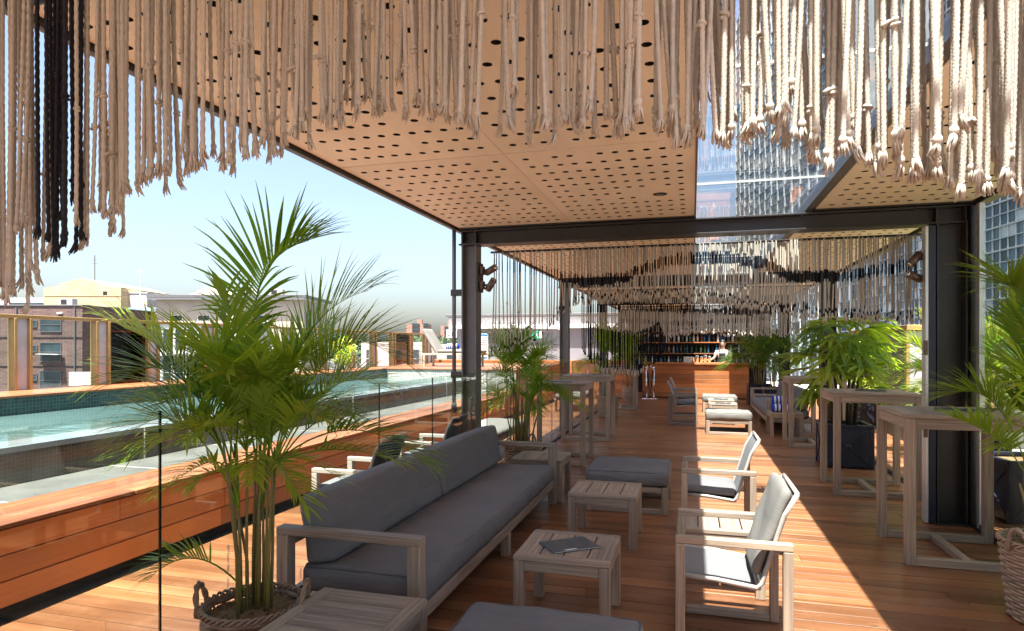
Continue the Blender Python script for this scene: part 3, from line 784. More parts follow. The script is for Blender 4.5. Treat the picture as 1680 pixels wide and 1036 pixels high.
wb = bld('white_building', 'white low building with tall windows seen through the fence', -24.5, 50)
B(-3.2, 3.5, 0, 6, -14, 3.35, 0).build('wall', MAT['white'], wb); B(-3.4, 3.7, -0.2, 6, 3.36, 3.55, 0.01).build('parapet', cwl, wb)
for x in np.arange(-2.7, 3.2, 0.95):
    window(wb, x, x + 0.62, 1.3, 2.9, fm=MAT['fin']); window(wb, x, x + 0.62, -1.7, 0.75, fm=MAT['fin'])
B(-3.2, 3.5, -0.35, 0, 0.85, 1.05, 0.01).build('ledge', MAT['white'], wb)
lv = bld('striped_tower', 'pale lilac block with banded windows far behind the gable', -98, 130)
B(-6, 6, 0, 10, -14, 11.4, 0).build('wall', plain('lilac_render', (0.42, 0.37, 0.44), 0.8), lv)
for z in (7.2, 8.5, 9.8): B(-4, 3.4, -0.1, 0, z, z + 0.55, 0).build('window', WINGLASS, lv)
pb = bld('balcony', 'white balcony parapet holding a spiky plant below the cream wall', -23, 34, 'balcony')
B(-0.55, 2.0, 0, 0.25, -1.1, 0.2, 0.02).build('parapet', MAT['white'], pb)
B(-0.55, 2.0, 0.26, 3, -1.1, -0.75, 0).build('floor', plain('red_floor', (0.34, 0.11, 0.085), 0.8), pb); B(-0.3, 2.2, -1.6, -0.02, -1.0, -0.62, 0.01).build('red_awning', plain('red_sheet', (0.42, 0.12, 0.10), 0.7), pb)
B(1.4, 2.2, 2.6, 3.0, -1, 2.2, 0).build('post', plain('russet_frame', (0.26, 0.12, 0.10), 0.7), pb)
yu = thing('spiky_plant', 'pale green spiky rosette plant standing on the white balcony', 'plant', site(-22.3, 34.6, 0.1), YAW)
m = MB(); rg = random.Random(2)
for k in range(70):
    az, el = rg.uniform(0, 6.28), rg.uniform(-0.35, 1.5); L = rg.uniform(0.5, 0.75)
    d = Vector((math.cos(az) * math.cos(el), math.sin(az) * math.cos(el), math.sin(el))); s_ = d.orthogonal().normalized() * 0.035; c0 = Vector((0, 0, 0.75))
    m.add([c0 + s_ + d * 0.05, c0 - s_ + d * 0.05, c0 + d * L], [(0, 1, 2)], [(0, 0), (0, 1), (0.7, .5)])
m.build('rosette', leaf_mat('yucca_leaf', (0.20, 0.22, 0.10), (0.34, 0.34, 0.16)), yu); MB().tube([(0, 0, -0.2), (0, 0, 0.75)], 0.07, 7).build('stem', MAT['trunk'], yu)
rb = bld('red_roof_building', 'pale pink building with a red roof beyond the pool fence', -10.0, 46)
pk = plain('pink_render', (0.60, 0.52, 0.49), 0.85, 0, 0.06, 0.8)
B(-1.3, 3.4, 2.0, 8, -14, 1.9, 0).build('wall', pk, rb); B(-1.6, 3.4, -1.0, 2.0, -1.6, -0.35, 0.02).build('red_roof', plain('red_roof_sheet', (0.40, 0.10, 0.085), 0.7), rb)
for x in (-0.9, 0.9, 2.3): window(rb, x, x + 0.75, 0.0, 1.3, 2.0, MAT['fin'])
rb2 = bld('pale_terrace_house', 'pale house with small shuttered windows right of the red roof', -5.6, 52)
B(-1.6, 2.6, 0, 6, -14, 1.75, 0).build('wall', cwl, rb2)
for x in (-1.2, 0.3, 1.6): window(rb2, x, x + 0.7, -0.4, 0.9, 0, MAT['fin'])
def far_tower(l, d, w, z1, lab):
    t = bld('apartment_tower', lab, l, d)
    br_ = plain('russet_brick_%d' % d, (0.30, 0.17, 0.125), 0.85, 0, 0.1, 0.2)
    B(-w / 2, w / 2, 0, w, -14, z1, 0).build('wall', br_, t); B(-w * 0.05, w * 0.16, w * 0.2, w * 0.6, z1, z1 + 3.2, 0).build('lift_room', br_, t)
    for x0, x1 in ((-0.24, 0.10), (0.26, 0.5)):
        for z in np.arange(0, z1 - 1.0, 2.9): B(x0 * w, x1 * w, -0.4, 0, z, z + 1.9, 0).build('window_band', plain('far_blue_glass', (0.10, 0.16, 0.24), 0.2) if False else WINGLASS, t)
    return t
far_tower(-62, 420, 14.5, 16.0, 'far russet brick apartment tower on the skyline, the left of two')
far_tower(-39, 390, 9.0, 14.0, 'far russet brick apartment tower on the skyline, beside the pergola post')
sg = bld('rooftop_sign', 'small white rooftop sign with dark lettering far beyond the lounger', -10.5, 110, 'sign')
B(-0.8, 1.0, 0, 0.2, 3.0, 4.4, 0.01).build('board', MAT['white'], sg); B(-0.1, 0.1, 0.2, 0.4, -14, 2.9, 0).build('post', MAT['steel_grey'], sg)
m = MB(); m.box(-0.55, -0.42, -0.03, -0.001, 3.3, 4.1, 0); m.box(-0.42, -0.1, -0.03, -0.001, 3.3, 3.42, 0)
m.box(0.1, 0.75, -0.03, -0.001, 3.3, 3.42, 0); m.box(0.1, 0.75, -0.03, -0.001, 3.95, 4.07, 0); m.box(0.1, 0.75, -0.03, -0.001, 3.62, 3.74, 0); m.box(0.1, 0.22, -0.031, -0.001, 3.3, 4.07, 0); m.box(0.63, 0.75, -0.031, -0.001, 3.3, 4.07, 0)
m.build('lettering', MAT['black'], sg)
# far tree line
m = MB(); rg = random.Random(11)
for k in range(5200):
    l = rg.uniform(-190, 60); d = rg.uniform(250, 330); top = 3.6 + 1.2 * math.sin(l * 0.13) + 1.5 * math.sin(l * 0.41 + 1)
    p = site(l, d, top - abs(rg.gauss(0, 1)) * 4.0)
    a = Vector((rg.gauss(0, 1), rg.gauss(0, 1), rg.gauss(0, 1))).normalized() * rg.uniform(0.8, 1.9); b = a.orthogonal().normalized() * rg.uniform(0.6, 1.5)
    m.add([p - a, p + b, p + a, p - b], [(0, 1, 2, 3)])
tl_ = m.build('treeline', plain('distant_foliage', (0.045, 0.075, 0.03), 0.9, 0, 0.4, 0.2)); tag(tl_, 'dark green far treeline on the skyline', 'treeline', kind='stuff')

# ---- glass tower on the right
tw = thing('glass_tower', 'tall blue glass office tower with pale fins behind the right side', 'building', (14.52, 232.67, 0), math.atan2(-0.98724, 0.15923))
def tower_glass():
    t = NT('tower_glass'); P = t.sep(t.obj())
    w = t.n('ShaderNodeTexWhiteNoise', noise_dimensions='3D')
    t.l(t.comb(t.math('FLOOR', t.math('DIVIDE', P[0], 1.5)), t.math('FLOOR', t.math('DIVIDE', P[2], 1.5)), t.rnd()), w.inputs['Vector'])
    c = t.mix(w.outputs[0], (0.012, 0.03, 0.045), (0.085, 0.14, 0.18))
    c = t.mix(t.math('GREATER_THAN', w.outputs[0], 0.86), c, (0.45, 0.47, 0.47))
    return t.done(t.pbsdf(c, 0.08, 0, None, 0.45))
TG = tower_glass(); rg = random.Random(21)
B(0, 175, 0.35, 26, -14, 113, 0).build('core', plain('tower_core', (0.05, 0.06, 0.07), 0.5), tw)
m = MB(); NW = 116
shared = MB().quad((0.06, 0, 0.08), (1.44, 0, 0.08), (1.44, 0, 1.42), (0.06, 0, 1.42)).mesh('pane'); shared.materials.append(TG)
for i in range(NW):
    for j in range(84):
        u, z = i * 1.5, -13.5 + j * 1.5
        t1, t2 = rg.gauss(0, 0.012), rg.gauss(0, 0.012)
        if 87 <= i < 105 and 9 <= j < 23:
            o = put('pane', shared, None, tw); o.location = (u, 0.1 + t1, z); o.rotation_euler = (t1 * 1.5, 0, t2 * 1.5)
        else:
            m.quad((u + 0.06, 0.1 + t1, z + 0.08), (u + 1.44, 0.1 + t2, z + 0.08), (u + 1.44, 0.1 - t1, z + 1.42), (u + 0.06, 0.1 - t2, z + 1.42))
o = m.build('panes', TG, tw); o['kind'] = 'stuff'
PALE = plain('pale_mullion', (0.60, 0.63, 0.63), 0.45); GREYM = plain('grey_transom', (0.27, 0.30, 0.32), 0.45)
m = MB()
for i in range(NW + 1):
    if i < 68 and i % 4 == 0:
        for q in range(0, 42):      # short staggered pale blades
            z = -13.5 + q * 3.0; sx_ = 0.35 * ((q * 7 + i) % 3 - 1)
            m.box(i * 1.5 + sx_ - 0.4, i * 1.5 + sx_ + 0.4, -0.25, 0.15, z + 0.1, z + 2.95, 0)
    elif i >= 68: m.box(i * 1.5 - 0.035, i * 1.5 + 0.035, -0.05, 0.15, -14, 113, 0)
o = m.build('blades', PALE, tw); o['kind'] = 'stuff'
for j in range(85):
    z = -13.5 + j * 1.5
    if j % 2 == 0: B(0, 175, -0.16, 0.12, z - 0.1, z + 0.12, 0).build('transom', GREYM, tw)
    else: B(100, 175, -0.12, 0.12, z - 0.05, z + 0.07, 0).build('transom', GREYM, tw)
cc = thing('concrete_block', 'pale grey concrete slab block with small square windows seen through the glass roof', 'building', (14.52, 232.67, 0), math.atan2(-0.98724, 0.15923))
B(97, 128.5, -1.6, -0.6, 30, 118, 0).build('wall', plain('pale_concrete', (0.52, 0.53, 0.51), 0.8, 0, 0.06, 0.3), cc)
for u in (111.5, 119.5, 103.5):
    for q in range(20):
        z = 32.0 + q * 3.95
        B(u, u + 1.5, -1.63, -1.58, z, z + 1.9, 0).build('window', WINGLASS, cc)
# small garden pavilion with gold framed doors right of the terrace
gp = thing('garden_pavilion', 'low garden pavilion with gold framed glazed doors right of the deck', 'building', (3.42, 12.0, 0))
B(0, 5, 0.12, 4, -0.05, 1.85, 0).build('wall', plain('pavilion_wall', (0.10, 0.10, 0.085), 0.7), gp)
for x in (0.0, 0.36, 1.2): B(x, x + 0.05, 0, 0.11, 0, 1.86, 0.003).build('frame', MAT['gold'], gp)
B(0, 5, -0.02, 4.1, 1.862, 1.95, 0.005).build('roof', MAT['gold'], gp); B(0.06, 0.30, 0.05, 0.11, 0, 1.85, 0).build('panel', MAT['fin'], gp)
B(0.42, 1.19, 0.07, 0.1, 0.02, 1.85, 0).build('pane', MAT['glass_brown'], gp)

# ================================================================== FURNITURE
def back_cushion(h, w, t, lean, seed, crown=0.02):
    c = cushion(h, w, t, 0.032, crown * 0.5, seed, 14, 26, 0.006)
    a = lean
    up, fw = Vector((-math.sin(a), 0, math.cos(a))), Vector((math.cos(a), 0, math.sin(a)))
    c.v = [tuple(up * p[0] + Vector((0, 1, 0)) * p[1] + fw * p[2]) for p in (Vector(q) for q in c.v)]
    c.uv = [(u[1], u[0]) for u in c.uv]
    return c
def make_sofa(mat, L=3.4, D=0.85, seed=1):
    s = thing('sofa', None, 'sofa')
    tk = MAT['teak']
    for y0 in (0.0, L - 0.075):
        arm = B(0.0, D, y0, y0 + 0.075, 0.575, 0.617, 0.004).build('arm', tk, s)
        for x0 in (0.0, D - 0.075): B(x0, x0 + 0.075, y0 + 0.002, y0 + 0.073, 0.0, 0.575, 0.004).build('leg', tk, s)
        B(0.076, D - 0.076, y0 + 0.01, y0 + 0.06, 0.172, 0.245, 0.004).build('side_rail', tk, s)
    B(D - 0.055, D - 0.012, 0.076, L - 0.076, 0.172, 0.248, 0.004).build('front_rail', tk, s)
    B(0.012, 0.055, 0.076, L - 0.076, 0.172, 0.248, 0.004).build('back_rail', tk, s)
    B(0.012, 0.05, 0.076, L - 0.076, 0.50, 0.565, 0.004).build('back_rail', tk, s)
    B(D - 0.075, D - 0.013, L / 2 - 0.04, L / 2 + 0.04, 0.0, 0.171, 0.004).build('leg', tk, s)
    B(0.013, 0.075, L / 2 - 0.04, L / 2 + 0.04, 0.0, 0.171, 0.004).build('leg', tk, s)
    for k in range(8):
        y = 0.25 + k * (L - 0.5) / 7; B(0.056, D - 0.056, y - 0.04, y + 0.04, 0.225, 0.243, 0.002).build('slat', tk, s)
    c = cushion(D - 0.11, L - 0.16, 0.15, 0.035, 0.01, seed, 16, 60, 0.008)
    xform(c, Matrix.Translation((0.10 + (D - 0.11) / 2, L / 2, 0.25))); c = c.build('seat_cushion', mat, s, True)
    seam(c, 0.115, D - 0.025, 0.085, L - 0.085, 0.388, mat); seam(c, 0.103, D - 0.013, 0.083, L - 0.083, 0.275, mat)
    n = 2; w = (L - 0.17) / n
    for k in range(n):
        c = back_cushion(0.385, w - 0.016, 0.175, R(10), seed + 3 + k, 0.012)
        xform(c, Matrix.Translation((0.095, 0.085 + w * (k + 0.5), 0.575))).build('back_cushion', mat, s, True)
    return s
def seam(par, x0, x1, y0, y1, z, mat, r=0.0045):
    k = 0.04; P = []
    for cx_, cy_, a0 in ((x1 - k, y1 - k, 0), (x0 + k, y1 - k, 90), (x0 + k, y0 + k, 180), (x1 - k, y0 + k, 270)):
        for q in range(5): P.append((cx_ + k * math.cos(R(a0 + q * 22.5)), cy_ + k * math.sin(R(a0 + q * 22.5)), z))
    MB().tube(P + [P[0]], r, 6, False).build('piping', mat, par, True)
def make_ottoman(mat, W=0.78, seed=1):
    s = thing('ottoman', None, 'ottoman'); tk = MAT['teak']; t = 0.06
    for x0 in (0, W - t):
        for y0 in (0, W - t): B(x0, x0 + t, y0, y0 + t, 0.0, 0.258, 0.004).build('leg', tk, s)
    for y0 in (0.004, W - t + 0.006):
        B(t + 0.001, W - t - 0.001, y0, y0 + 0.05, 0.205, 0.256, 0.003).build('top_rail', tk, s); B(t + 0.001, W - t - 0.001, y0, y0 + 0.05, 0.0015, 0.05, 0.003).build('floor_rail', tk, s)
    for x0 in (0.004, W - t + 0.006): B(x0, x0 + 0.05, t + 0.001, W - t - 0.001, 0.205, 0.256, 0.003).build('top_rail', tk, s)
    B(0.055, W - 0.055, 0.055, W - 0.055, 0.235, 0.25, 0).build('base_board', MAT['teak_dark'], s)
    xform(cushion(W + 0.01, W + 0.01, 0.145, 0.038, 0.012, seed, 20, 20, 0.006), Matrix.Translation((W / 2, W / 2, 0.26))).build('cushion', mat, s, True)
    for o in s.children:
        if o.name.startswith('cushion'): seam(o, 0.004, W - 0.004, 0.004, W - 0.004, 0.394, mat); seam(o, -0.002, W + 0.002, -0.002, W + 0.002, 0.285, mat)
    return s
def make_low_table(W=0.545, Hh=0.42):
    s = thing('low_table', None, 'table'); tk = MAT['teak']; t = 0.06
    for x0 in (0, W - t):
        for y0 in (0, W - t): B(x0, x0 + t, y0, y0 + t, 0.0, Hh - 0.028, 0.004).build('leg', tk, s)
    for y0 in (0.004, W - 0.034): B(t + 0.001, W - t - 0.001, y0, y0 + 0.03, Hh - 0.085, Hh - 0.029, 0.003).build('apron', tk, s)
    for x0 in (0.004, W - 0.034): B(x0, x0 + 0.03, t + 0.001, W - t - 0.001, Hh - 0.085, Hh - 0.029, 0.003).build('apron', tk, s)
    for y0 in (0.0, W - 0.062): B(0, W, y0, y0 + 0.062, Hh - 0.027, Hh, 0.003).build('top_rail', tk, s)
    w = W / 4
    for k in range(4): B(k * w + (0.004 if k else 0), (k + 1) * w - (0.004 if k < 3 else 0), 0.0635, W - 0.0635, Hh - 0.027, Hh - 0.001, 0.003).build('slat', tk, s)
    return s
def make_bar_table(W=0.83, D=0.79, Hh=1.10):
    s = thing('bar_table', None, 'bar table'); tk = MAT['teak']; t = 0.066
    for x0 in (0, W - t):
        for y0 in (0, D - t): B(x0, x0 + t, y0, y0 + t, 0.0, Hh - 0.03, 0.004).build('leg', tk, s)
    for y0 in (0.0025, D - t + 0.0025): B(t + 0.001, W - t - 0.001, y0, y0 + t - 0.005, 0.0015, 0.058, 0.003).build('floor_rail', tk, s)
    B(W / 2 - 0.03, W / 2 + 0.03, t + 0.001, D - t - 0.001, 0.002, 0.056, 0.003).build('stretcher', tk, s)
    for y0 in (0.004, D - 0.034): B(t + 0.001, W - t - 0.001, y0, y0 + 0.03, Hh - 0.105, Hh - 0.031, 0.003).build('apron', tk, s)
    for x0 in (0.004, W - 0.034): B(x0, x0 + 0.03, t + 0.001, D - t - 0.001, Hh - 0.105, Hh - 0.031, 0.003).build('apron', tk, s)
    for y0 in (0.0, D - 0.09): B(0, W, y0, y0 + 0.0895, Hh - 0.029, Hh, 0.003).build('top_rail', tk, s)
    n = 6; w = W / n
    for k in range(n): B(k * w + (0.002 if k else 0), (k + 1) * w - (0.002 if k < n - 1 else 0), 0.091, D - 0.091, Hh - 0.029, Hh - 0.0008, 0.002).build('slat', tk, s)
    return s
def make_chair(frame, sling, seat_pad=None, back_pad=None, seed=1, wide=0.62):
    """armchair facing -x: front at x=0, back at x=0.56"""
    s = thing('armchair', None, 'chair'); D = 0.565; t = 0.048; W = wide
    for y0 in (0, W - t):
        B(0, t, y0, y0 + t, 0, 0.583, 0.004).build('leg', frame, s); B(D - t, D, y0, y0 + t, 0, 0.583, 0.004).build('leg', frame, s)
        B(0, D, y0, y0 + t, 0.584, 0.62, 0.004).build('arm', frame, s)
        B(t + 0.001, D - t - 0.001, y0 + 0.002, y0 + t - 0.002, 0.0015, 0.046, 0.003).build('floor_rail', frame, s)
    m = MB(); y0, y1 = t + 0.012, W - t - 0.012
    for y in (y0, y1): m.tube([(0.02, y, 0.405), (0.2, y, 0.398), (0.40, y, 0.372), (0.425, y, 0.40), (0.47, y, 0.56), (0.53, y, 0.75), (0.59, y, 0.86)], 0.013, 8)
    for x, z in ((0.02, 0.405), (0.41, 0.372), (0.59, 0.86)): m.tube([(x, y0, z), (x, y1, z)], 0.012, 8)
    for y in (y0, y1):
        e = t if y == y0 else W - t
        m.tube([(0.025, y, 0.40), (0.025, e, 0.40)], 0.011, 6); m.tube([(0.53, y, 0.56), (0.54, e, 0.56)], 0.011, 6); m.tube([(0.47, y, 0.56), (0.53, y, 0.56)], 0.011, 6)
    m.build('inner_frame', frame if frame is MAT['cream_frame'] else MAT['tube'], s, True)
    def sheet(path, nm, th=0.006):
        mm = MB(); n = len(path); vs = []; uv = []; L = 0
        for i, (x, z) in enumerate(path):
            if i: L += math.hypot(x - path[i - 1][0], z - path[i - 1][1])
            for y in np.linspace(y0 + 0.004, y1 - 0.004, 7):
                sag = 0.006 * (1 - ((y - W / 2) / (W / 2)) ** 2); vs.append((x + (sag if z > 0.42 else 0), y, z - (sag if z <= 0.42 else 0))); uv.append((L, y))
        fs = [(i * 7 + k, i * 7 + k + 1, (i + 1) * 7 + k + 1, (i + 1) * 7 + k) for i in range(n - 1) for k in range(6)]
        k = len(vs); vs += [(a[0] + (th if a[2] > 0.42 else 0), a[1], a[2] - th) for a in vs]; uv += uv
        fs += [tuple(q + k for q in f[::-1]) for f in fs]
        mm.add(vs, fs, uv); return mm.build(nm, sling, s, True)
    sheet([(0.015, 0.412), (0.1, 0.408), (0.2, 0.402), (0.3, 0.39), (0.40, 0.378)], 'seat_sling')
    sheet([(0.42, 0.40), (0.445, 0.48), (0.468, 0.56), (0.50, 0.66), (0.53, 0.755), (0.56, 0.815), (0.592, 0.868)], 'back_sling')
    if seat_pad:
        xform(cushion(0.42, W - 2 * t - 0.04, 0.06, 0.025, 0.012, seed, 12, 14, 0.004), Matrix.Translation((0.21, W / 2, 0.408)) @ Matrix.Rotation(R(3), 4, 'Y')).build('seat_cushion', seat_pad, s, True)
    if back_pad:
        c = back_cushion(0.47, W - 2 * t - 0.045, 0.055, 0.0, seed + 5, 0.01)
        xform(c, Matrix.Translation((0.498, W / 2, 0.642)) @ Matrix.Rotation(R(19.5), 4, 'Y') @ Matrix.Rotation(R(180), 4, 'Z')).build('back_cushion', back_pad, s, True)
    return s
def make_menu():
    s = thing('menu_folder', None, 'menu')
    B(-0.105, 0.105, -0.15, 0.15, 0.0012, 0.004, 0.001).build('back_cover', MAT['slate'], s)
    B(-0.10, 0.103, -0.146, 0.146, 0.0042, 0.0075, 0.0005).build('pages', MAT['white'], s)
    B(-0.105, 0.105, -0.15, 0.15, 0.0078, 0.011, 0.001).build('front_cover', MAT['slate'], s)
    B(0.085, 0.1, -0.075, 0.0, 0.0112, 0.0116, 0).build('label', MAT['white'], s)
    return s

sofa = make_sofa(MAT['grey_fabric']); place(sofa, (-2.18, 3.0, 0), 0, 'long grey cushioned sofa with timber arms beside the glass balustrade', 'sofas', True)
sofa2 = place(sofa, (2.18, 16.2, 0), math.pi, 'grey cushioned sofa on the right side before the bar, in front of palms', 'sofas')
ott = make_ottoman(MAT['grey_fabric']); place(ott, (-1.0, 6.2, 0), 0, 'grey ottoman past the two low tables facing the sofa end', 'ottomans', True)
place(ott, (-0.99, 2.08, 0), 0, 'grey ottoman at the bottom edge, nearest the camera', 'ottomans')
ott3 = make_ottoman(MAT['pale_fabric'], 0.78, 4); place(ott3, (0.24, 12.1, 0), 0, 'sunlit pale ottoman in the light strip, the nearer of two', 'ottomans', True)
place(ott3, (0.24, 16.0, 0), 0, 'sunlit pale ottoman in front of the bar, the farther of two', 'ottomans')
lt = make_low_table()
for i, (x, y, rz, lab) in enumerate((
        (-0.975, 3.475, 0, 'low slatted teak table with a dark menu folder on it'),
        (-0.965, 5.065, 0, 'low slatted teak table between the menu table and the grey ottoman'),
        (-1.19, 2.225, math.pi / 2, 'low slatted teak table at the near end of the sofa'),
        (-1.84, 6.45, 0, 'low slatted teak table at the far end of the sofa'),
        (-0.10, 4.30, 0, 'low slatted teak table between the two sunlit armchairs'),
        (0.33, 13.6, 0, 'low teak table in the sun behind the nearer pale ottoman'),
        (0.33, 14.6, 0, 'low teak table in the sun before the farther pale ottoman'),
        (1.32, 12.1, 0, 'low teak side table holding blue striped towels by the right sofa'),
        (1.45, 16.4, 0, 'low teak side table at the bar end of the right sofa'))):
    place(lt, (x, y, 0), rz, lab, 'low teak tables', i == 0)
bt = make_bar_table()
for i, (x, y, lab) in enumerate((
        (1.50, 5.27, 'tall teak bar table nearest the camera on the right, beside the dark post'),
        (1.46, 7.52, 'tall teak bar table standing before the fan palm planter'),
        (1.47, 10.92, 'tall teak bar table behind the fan palm, next to the right sofa'),
        (-2.20, 8.42, 'tall teak bar table behind the second palm basket on the left'),
        (-2.16, 10.75, 'tall teak bar table next to the second left post'),
        (-2.20, 16.25, 'tall teak bar table far left, next to the bar counter'))):
    place(bt, (x, y, 0), 0, lab, 'tall bar tables', i == 0)
ch1 = make_chair(MAT['teak'], MAT['sling'], None, MAT['pale_fabric'], 2)
place(ch1, (-0.085, 3.40, 0), 0, 'teak armchair with a padded back, the nearest one in the sun strip', 'armchairs', True)
ch2 = make_chair(MAT['teak'], MAT['sling'], MAT['grey_fabric'], None, 3)
place(ch2, (-0.085, 5.30, 0), 0, 'teak armchair with a grey seat pad and bare sling back', 'armchairs', True)
ch3 = make_chair(MAT['teak_dark'], MAT['sling'], MAT['grey_fabric'], None, 6)
place(ch3, (0.10, 14.0, 0), math.pi, 'teak armchair facing the sun strip far ahead, the nearer of two', 'armchairs', True)
place(ch3, (0.10, 15.6, 0), math.pi, 'teak armchair facing the sun strip far ahead, nearer the bar', 'armchairs')
ch4 = make_chair(MAT['cream_frame'], MAT['dark_sling'], MAT['grey_fabric'], None, 8, 0.6)
place(ch4, (-2.94, 4.5, 0), 0, 'cream poolside armchair with a dark sling back behind the near sofa half', 'armchairs', True)
place(ch4, (-2.94, 6.05, 0), 0, 'cream poolside armchair with a dark sling back beside the left post', 'armchairs')
mn = make_menu()
for i, (x, y, z, rz, lab) in enumerate((
        (-0.70, 3.73, 0.42, R(-52), 'dark slate menu folder on the near low table'),
        (1.98, 5.72, 1.10, R(70), 'dark slate menu folder on the nearest right bar table'),
        (1.92, 7.98, 1.10, R(75), 'dark slate menu folder on the bar table before the fan palm'),
        (-1.80, 8.82, 1.10, R(60), 'dark slate menu folder on the bar table behind the second palm'),
        (-1.72, 11.1, 1.10, R(80), 'dark slate menu folder on the bar table by the second left post'),
        (0.60, 13.85, 0.42, R(80), 'dark slate menu folder on the sunlit low table behind the ottoman'),
        (0.60, 14.85, 0.42, R(80), 'dark slate menu folder on the sunlit low table nearer the bar'))):
    place(mn, (x, y, z), rz, lab, 'menu folders', i == 0)
# poolside loungers
def make_daybed():
    s = thing('sun_lounger', None, 'sun lounger'); f = MAT['teak']; L, W = 1.9, 0.68
    for x0 in (0, W - 0.055):
        for y0 in (0.1, L - 0.155): B(x0, x0 + 0.055, y0, y0 + 0.055, 0, 0.27, 0.003).build('leg', f, s)
        B(x0 + 0.004, x0 + 0.051, 0, L, 0.271, 0.325, 0.003).build('side_rail', f, s)
    for k in range(12): B(0.053, W - 0.053, 0.05 + k * 0.155, 0.14 + k * 0.155, 0.295, 0.315, 0.002).build('slat', f, s)
    xform(cushion(W - 0.02, L - 0.02, 0.10, 0.035, 0.01, 3, 10, 26, 0.004), Matrix.Translation((W / 2, L / 2, 0.327))).build('mattress', MAT['pale_fabric'], s, True)
    return s
db = make_daybed(); place(db, (-3.25, 8.1, 0), 0, 'teak sun lounger with a pale mattress behind the second palm', 'deck loungers', True)
place(db, (-3.25, 15.3, 0), 0, 'teak sun lounger with a pale mattress far along the glass balustrade', 'deck loungers')
pl = thing('reclined_lounger', 'pale poolside lounger with raised back at the far end of the pool', 'sun lounger', (-7.0, 15.7, 1.058))
f = MAT['cream_frame']
for y in (0.0, 0.62):
    for x in (0.12, 1.55): B(x, x + 0.05, y, y + 0.05, 0, 0.30, 0.003).build('leg', f, pl)
    B(0.05, 1.75, y + 0.003, y + 0.047, 0.301, 0.35, 0.003).build('side_rail', f, pl)
c = cushion(1.2, 0.62, 0.09, 0.035, 0.008, 4, 14, 10, 0.003); xform(c, Matrix.Translation((1.1, 0.335, 0.355))).build('mattress', MAT['pale_fabric'], pl, True)
c = cushion(0.78, 0.62, 0.08, 0.035, 0.008, 5, 14, 10, 0.003)
xform(c, Matrix.Translation((0.26, 0.335, 0.64)) @ Matrix.Rotation(R(58), 4, 'Y')).build('backrest', MAT['pale_fabric'], pl, True)
MB().bar((0.1, 0.05, 0.93), (0.50, 0.05, 0.35), 0.04, 0.04).bar((0.1, 0.62, 0.93), (0.50, 0.62, 0.35), 0.04, 0.04).bar((0.2, 0.3, 0.3), (0.2, 0.3, 0.62), 0.04, 0.04).build('back_frame', f, pl)
def make_towel(L=0.34, r=0.075, stripes=5):
    s = thing('rolled_towel', None, 'towel'); n = stripes * 2 + 1
    for k in range(n):
        a, b = -L / 2 + k * L / n, -L / 2 + (k + 1) * L / n
        m = MB(); P = 22; vs = []; fs = []
        for x in (a, b):
            for q in range(P * 2 + 1):
                th = q / P * 2 * math.pi; rr = r * (0.55 + 0.45 * q / (2 * P)) if q < P else r * (1 - 0.04 * (2 * P - q) / P)
                vs.append((x, math.cos(th) * rr, r + math.sin(th) * rr))
        N_ = 2 * P + 1
        fs = [(q, q + 1, N_ + q + 1, N_ + q) for q in range(P, 2 * P)]
        fs.append(tuple(range(P, 2 * P))[::-1] if k == 0 else tuple(range(N_ + P, N_ + 2 * P)))
        m.add(vs, fs, [(p[0], p[1] + p[2]) for p in vs])
        m.build('stripe', MAT['blue'] if k % 2 == 0 else MAT['towel'], s, True)
    return s
tw0 = make_towel()
for i, (x, y, z, rz, lab) in enumerate(((1.55, 12.28, 0.42, 0, 'lower blue and white striped towel roll on the side table, nearer the camera'),
        (1.55, 12.45, 0.42, 0, 'lower blue and white striped towel roll on the side table, nearer the sofa'),
        (1.55, 12.37, 0.555, 0, 'blue and white striped towel roll lying on top of two others'),
        (-6.15, 15.98, 1.06 + 0.455, 0, 'small blue and white striped towel roll on the poolside lounger'))):
    place(tw0, (x, y, z), rz, lab, 'striped towels', i == 0)

